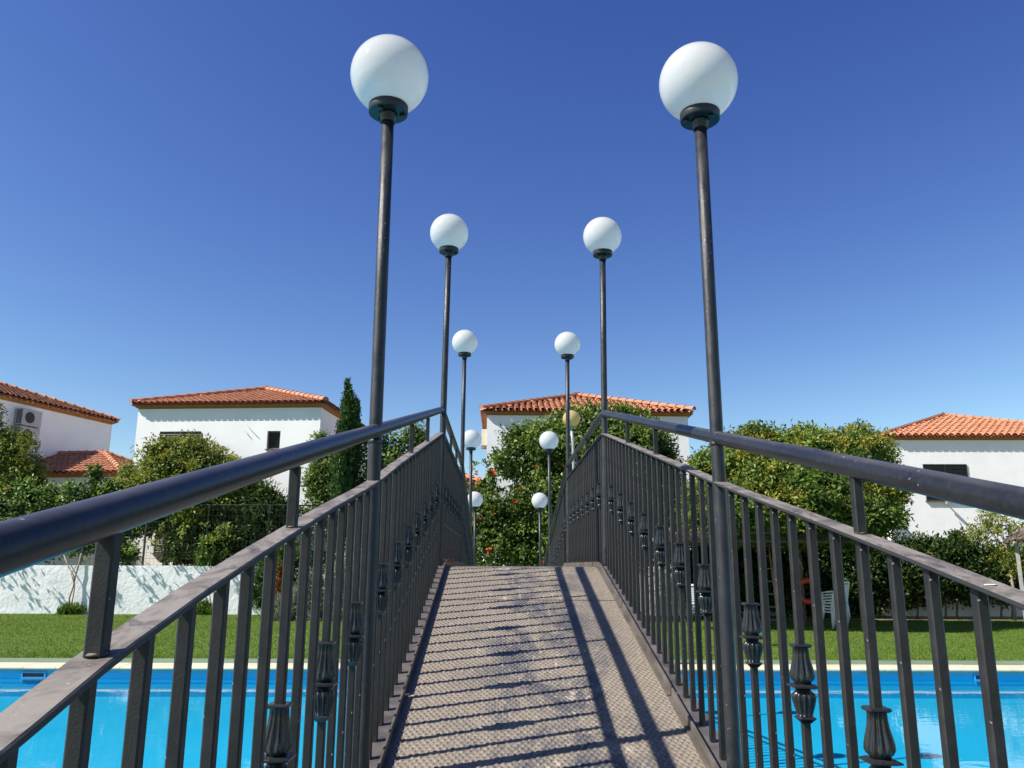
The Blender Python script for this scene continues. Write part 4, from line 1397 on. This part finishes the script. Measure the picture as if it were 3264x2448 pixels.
# hedge on the right, its shade partly put into darker leaf tones
B = [blob(1935, 1245, 26.2, 34, 66, .55), blob(1985, 1235, 26.2, 44, 66, .6), blob(2045, 1232, 26.2, 46, 64, .6), blob(2105, 1230, 26.2, 46, 62, .6), blob(2165, 1245, 26.2, 44, 60, .6), blob(2225, 1245, 26.2, 44, 62, .6), blob(1965, 1200, 26.2, 26, 28, .4), blob(2060, 1190, 26.2, 24, 24, .4), blob(2010, 1195, 26.2, 20, 22, .4)]
base = (B[2][0], 26.2, 0)
t = plant('hedge', base, 'dark ragged hedge in front of the far right house', 'hedge', TG)
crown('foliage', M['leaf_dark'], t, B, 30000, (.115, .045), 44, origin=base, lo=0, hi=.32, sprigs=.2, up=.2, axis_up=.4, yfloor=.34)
for b in B[:6]:
    for k in (-.2, .15): MB().tube([(b[0] - base[0] + k, 0, 0), (b[0] - base[0] + k + .06, 0, .4), (b[0] - base[0] + k * 2, 0, 1.0)], [.035, .03, .02], 7).build('stem', M['bark'], t)
# bare soil bed under the hedges
mb = MB()
V = [(7.5, 25.6, .012), (22, 25.5, .012), (22, 27.28, .03), (7.5, 27.28, .03)]
tag(mb.add(V, [(0, 1, 2, 3)]).build('soil', M['soil']), kind='structure')
# feathery young tree at the right edge
B = [blob(2160, 1140, 23.6, 42, 36, .5), blob(2195, 1175, 23.6, 34, 50, .5), blob(2110, 1150, 23.6, 24, 14, .3), blob(2175, 1205, 23.6, 26, 30, .4), blob(2085, 1170, 23.6, 14, 7, .2), blob(2225, 1130, 23.6, 40, 50, .5), blob(2130, 1120, 23.6, 22, 13, .3)]
base = (at(2192, 1335, 23.6)[0], 23.6, 0)
t = plant('tree', base, 'young feathery tree with pale stem at the right edge', 'tree', TG)
crown('crown', M['leaf_yellow'], t, B, 5200, (.10, .034), 45, origin=base, clump=.16, lo=.1, hi=.75, sprigs=.35, dens=.75, fill=0, lumps=3, big=1.15)
o = Vector(base); mb = MB()
mb.tube([pix(v, 23.6) for v in ((2192, 1340), (2190, 1280), (2184, 1240), (2178, 1200), (2165, 1150))], [.05, .045, .038, .03, .012], 9)
mb.tube([pix(v, 23.6) for v in ((2180, 1205), (2140, 1150), (2090, 1165))], [.018, .012, .005], 6)
mb.tube([pix(v, 23.6) for v in ((2178, 1190), (2120, 1125), (2095, 1118))], [.016, .010, .004], 6)
mb.build('trunk', M['vine_bark'], t)

# ------------------------------------------------------------------ grass
def grass():
    rng = np.random.default_rng(9)
    n = 240000
    x = rng.uniform(-18, 17.5, n); y = 14.79 + (27.2 - 14.79) * rng.random(n) ** 1.15
    P = np.stack([x, y, np.full(n, .0)], 1)
    A = unit(np.stack([rng.normal(0, .38, n), rng.normal(0, .38, n), np.ones(n)], 1))
    Nn = unit(rng.normal(size=(n, 3)) + np.array([0, 0, .2]))
    patch = .5 + .5 * np.sin(x * 1.3 + 1.7 * np.sin(y * .9)) * np.sin(y * 1.1)
    Ln = (.026 + .014 * patch) * rng.uniform(.6, 1.4, n)
    edge = y < 14.95
    Ln[edge] *= 1.5
    o = add_leaves('grass', M['grass'], None, P, A, Nn, Ln, np.full(n, .011), np.zeros(n), .1)
    tag(o, kind='stuff')


grass()

# ------------------------------------------------------------------ things under the trees on the right
def monobloc(loc, rz, label, group):
    t = empty('garden_chair', loc, rz, label, 'plastic chair', group)
    mb = MB()
    mb.rbox((0, 0, .42), (.46, .44, .035), .01)
    mb.build('seat', M['plastic_white'], t)
    bk = MB()
    for zz in np.arange(.50, .86, .045):
        yb = .20 + (zz - .44) * .25
        bk.box((0, yb, zz), (.40, .014, .026))
    for xx in (-.215, .215):
        bk.box((xx, .255, .66), (.035, .022, .46), 0, 0, R(-14))
    bk.box((0, .315, .89), (.44, .024, .05))
    bk.build('backrest', M['plastic_white'], t)
    for sx in (-1, 1):
        for yy, tilt in ((-.20, .03), (.20, -.03)):
            l = MB(); l.tube([(sx * .20, yy, .405), (sx * .225, yy - tilt, .0)], [.028, .020], 8)
            l.build('leg', M['plastic_white'], t)
        a = MB(); a.tube([(sx * .235, -.20, .41), (sx * .25, -.19, .62), (sx * .25, .02, .645), (sx * .235, .25, .66)], [.02, .022, .022, .018], 8)
        a.build('armrest', M['plastic_white'], t)
    return t


ordn = ['bottom', 'second from the bottom', 'third from the bottom', 'fourth from the bottom', 'top']
cx, cyy, _ = at(1800, 1345, 22.3)
for k in range(5):
    monobloc((cx + .012 * k, cyy - .035 * k, .075 * k), R(200), 'white plastic chair, %s in the stack beside the red lifebuoy' % ordn[k], 'white plastic chairs stacked under the tree')
cx, cyy, _ = at(1512, 1345, 22.0)
for k in range(4):
    monobloc((cx - .010 * k, cyy - .03 * k, .075 * k), R(165), 'white plastic chair, %s in the stack left of the big right lamp' % (ordn[k] if k < 3 else 'top'), 'white plastic chairs stacked under the tree')

# lifebuoy hanging from a pergola post
lx, ly, lz = at(1746, 1277, 22.4)
px0, px1, py0, py1 = 4.0, 9.3, 20.9, 25.7  # pergola footprint; roof stretched rearward to keep sun off the hedge
perg = empty('pergola', (px0, py0, 0), 0, 'low brush roofed pergola under the yellow flowered tree on the right', 'pergola')
W_, D_ = px1 - px0, py1 - py0
for dx in (.15, W_ / 2, W_ - .15):
    for dy in (.15, D_ - .15):
        MB().tube([(dx, dy, 0), (dx, dy, 2.22)], .05, 10).build('post', M['bark'], perg)
for dy in (.15, D_ - .15):
    MB().tube([(-.1, dy, 2.24), (W_ / 2, dy, 2.26), (W_ + .1, dy, 2.24)], .055, 10).build('beam', M['wood'], perg)
mb = MB(); rng = random.Random(21)
nx, ny = 40, 30
top, bot = [], []
for zz, L_ in ((2.40, top), (2.30, bot)):
    for i in range(nx + 1):
        for j in range(ny + 1):
            e = (i in (0, nx)) or (j in (0, ny))
            L_.append((W_ * i / nx + (rng.uniform(-.06, .06) if e else 0), D_ * j / ny + (rng.uniform(-.06, .06) if e else 0), zz + rng.uniform(-.025, .025)))
fs = [(i * (ny + 1) + j, (i + 1) * (ny + 1) + j, (i + 1) * (ny + 1) + j + 1, i * (ny + 1) + j + 1) for i in range(nx) for j in range(ny)]
mb.add(top, fs); mb.add(bot, [f[::-1] for f in fs])
roof = mb.build('brush_roof', M['thatch'], perg)
rg = np.random.default_rng(15)
m = 3600
P = np.stack([rg.uniform(-.05, W_ + .05, m), rg.uniform(-.12, .15, m), rg.uniform(2.24, 2.46, m)], 1)
A = unit(np.stack([rg.normal(0, .8, m), -np.abs(rg.normal(.4, .4, m)), rg.normal(-.25, .3, m)], 1))
add_leaves('straw', M['thatch'], roof, P, A, unit(rg.normal(size=(m, 3))), rg.uniform(.10, .24, m), np.full(m, .014), np.zeros(m))
buoy = empty('lifebuoy', (lx, ly, lz), 0, 'red ring lifebuoy hanging in the shade behind the right railing', 'lifebuoy')
mb = MB()
seg = 40
rings = []
for k in range(seg + 1):
    a = 2 * PI * k / seg
    c = Vector((.28 * math.cos(a), 0, .28 * math.sin(a)))
    rings.append([c + Vector((math.cos(a) * .072 * math.cos(b), .058 * math.sin(b), math.sin(a) * .072 * math.cos(b))) for b in [2 * PI * j / 14 for j in range(14)]])
mb.loft(rings, False, True)
mb.build('ring', M['buoy'], buoy)
for a in (R(45), R(135), R(225), R(315)):
    mb = MB(); rings = []
    for d in (-.10, .10):
        c = Vector((.28 * math.cos(a + d), 0, .28 * math.sin(a + d))); aa = a + d
        rings.append([c + Vector((math.cos(aa) * .076 * math.cos(b), .062 * math.sin(b), math.sin(aa) * .076 * math.cos(b))) for b in [2 * PI * j / 14 for j in range(14)]])
    mb.loft(rings, True, True); mb.build('strap', M['buoy'], buoy)
MB().tube([(0, .03, .34), (.02, .10, .46), (.05, .14, .5)], .008, 6).build('rope', M['vine_bark'], buoy)

lad = empty('ladder', at(1660, 1345, 22.0)[:2] + (0,), R(12), 'narrow wooden ladder standing upright behind the right railing', 'ladder')
for dx in (0, .30):
    MB().tube([(dx, 0, 0), (dx, .25, 2.1)], .022, 8).build('side_rail', M['wood'], lad)
for k in range(6):
    z = .22 + .33 * k
    MB().tube([(0, .25 * z / 2.1, z), (.30, .25 * z / 2.1, z)], .015, 6).build('rung', M['wood'], lad)

bt = at(1622, 1335, 22.4)
bin_ = empty('tub', (bt[0], bt[1], 0), 0, 'blue plastic tub on the shaded lawn beside the ladder', 'tub')
MB().lathe([(.0, .15), (.02, .165), (.36, .21), (.40, .225), (.42, .222), (.40, .205), (.05, .15)], 28).build('body', M['blue_plastic'], bin_)
mb = MB()
for s in (-1, 1): mb.tube([(s * .222, -.06, .40), (s * .262, -.04, .42), (s * .262, .04, .42), (s * .222, .06, .40)], .011, 6)
mb.build('handle', M['blue_plastic'], bin_)

# thatched shelter cut by the right edge
c = Vector((14.75, 19.95, 3.62))
RR = 2.0
th = empty('thatched_shelter', (c.x, c.y, 0), 0, 'brown thatched shelter cut by the right edge of the picture', 'shelter')
for k in range(4):
    a = math.atan2(.527, -.85) + k * PI / 2
    MB().box((1.82 * math.cos(a), 1.82 * math.sin(a), 1.1), (.09, .09, 2.2), a).build('post', M['steel'], th)
rng = random.Random(8)
mb = MB()
n = 72
for lay in range(6):
    f0 = lay / 6; f1 = f0 + .26
    ringA, ringB = [], []
    for k in range(n):
        a = 2 * PI * k / n
        ra, rb = max(.02, RR * f0), RR * min(1.0, f1) + rng.uniform(-.05, .06)
        ringA.append((ra * math.cos(a), ra * math.sin(a), c.z - ra * .66 + .05))
        ringB.append((rb * math.cos(a), rb * math.sin(a), c.z - rb * .66 - .03 + rng.uniform(-.02, .02)))
    mb.loft([ringA, ringB], False, False)
mb.build('thatch_roof', M['thatch'], th)
rg = np.random.default_rng(12)
m = 6000
a = rg.uniform(0, 2 * PI, m)
rr = RR * (rg.random(m) ** .5)
P = np.stack([rr * np.cos(a), rr * np.sin(a), c.z - rr * .66 + .02], 1)
A = unit(np.stack([np.cos(a), np.sin(a), np.full(m, -.66)], 1) + rg.normal(0, .18, (m, 3)))
add_leaves('straw', M['thatch'], th, P, A, unit(rg.normal(size=(m, 3)) + np.array([0, 0, 1])), rg.uniform(.12, .28, m), np.full(m, .018), np.zeros(m))

# ------------------------------------------------------------------ small things dropped on the bridge
def flower(name, loc, label, mat, cat, size, seed):
    rg = np.random.default_rng(seed)
    t = empty(name, loc, rg.uniform(0, 6), label, cat)
    mb = MB()
    for k in range(6):
        a = 2 * PI * k / 6 + rg.normal(0, .2)
        d = Vector((math.cos(a), math.sin(a), .55)).normalized(); s = Vector((-math.sin(a), math.cos(a), 0))
        L_ = size * rg.uniform(.8, 1.2)
        mb.add([(0, 0, .004), d * L_ * .6 + s * L_ * .38, d * L_, d * L_ * .6 - s * L_ * .38], [(0, 1, 2, 3)])
    mb.lathe([(0, size * .16), (size * .5, size * .22), (size * .6, size * .05)], 8)
    return mb.build('petals', mat, t)


y = 5.28
flower('fallen_flower', (BX - .470, y, deck(y) + .030), 'orange flower fallen at the crest of the bridge by the left kerb', M['orange'], 'flower', .042, 3)
y = 2.36
flower('fallen_leaf', (BX + .455, y, deck(y) + .006), 'crumpled yellow leaf lying by the right kerb of the bridge', M['tuft'], 'leaf', .03, 5)

# ------------------------------------------------------------------ light
SUN_TO = Vector((-.89, -.31, .945)).normalized()
sd = bpy.data.lights.new('sun', 'SUN')
sd.energy = 4.6
sd.angle = R(.53)
sd.color = (1.0, .94, .85)
so = bpy.data.objects.new('sun', sd); COL.objects.link(so)
so.rotation_euler = SUN_TO.to_track_quat('Z', 'Y').to_euler()
so.location = SUN_TO * 50

w = bpy.data.worlds.new('World'); scene.world = w
w.use_nodes = True
nt = w.node_tree
bg = nt.nodes['Background']
sky = nt.nodes.new('ShaderNodeTexSky')
sky.sky_type = 'NISHITA'
sky.sun_disc = False
sky.sun_elevation = math.asin(SUN_TO.z)
sky.sun_rotation = math.atan2(SUN_TO.x, SUN_TO.y)
sky.altitude = 300
sky.air_density = 1.0
sky.dust_density = .35
sky.ozone_density = 3.0
sep = nt.nodes.new('ShaderNodeSeparateColor'); com = nt.nodes.new('ShaderNodeCombineColor')
nt.links.new(sky.outputs[0], sep.inputs[0])
for ch, (k, gm) in enumerate(((.484, 1.6), (.4555, 1.54), (.98, 1.03))):
    pw = nt.nodes.new('ShaderNodeMath'); pw.operation = 'POWER'; pw.inputs[1].default_value = gm
    ml = nt.nodes.new('ShaderNodeMath'); ml.operation = 'MULTIPLY'; ml.inputs[1].default_value = k
    nt.links.new(sep.outputs[ch], pw.inputs[0]); nt.links.new(pw.outputs[0], ml.inputs[0]); nt.links.new(ml.outputs[0], com.inputs[ch])
nt.links.new(com.outputs[0], bg.inputs[0])
bg.inputs[1].default_value = .075

vs = scene.view_settings
scene.display_settings.display_device = 'sRGB'
vs.view_transform = 'Standard'
vs.look = 'None'
vs.exposure = .95
vs.gamma = 1
vs.use_curve_mapping = False
scene.cycles.max_bounces = 12
scene.cycles.diffuse_bounces = 7
scene.cycles.transmission_bounces = 12
scene.cycles.transparent_max_bounces = 8
scene.cycles.caustics_reflective = False
scene.cycles.caustics_refractive = False
scene.cycles.use_denoising = True
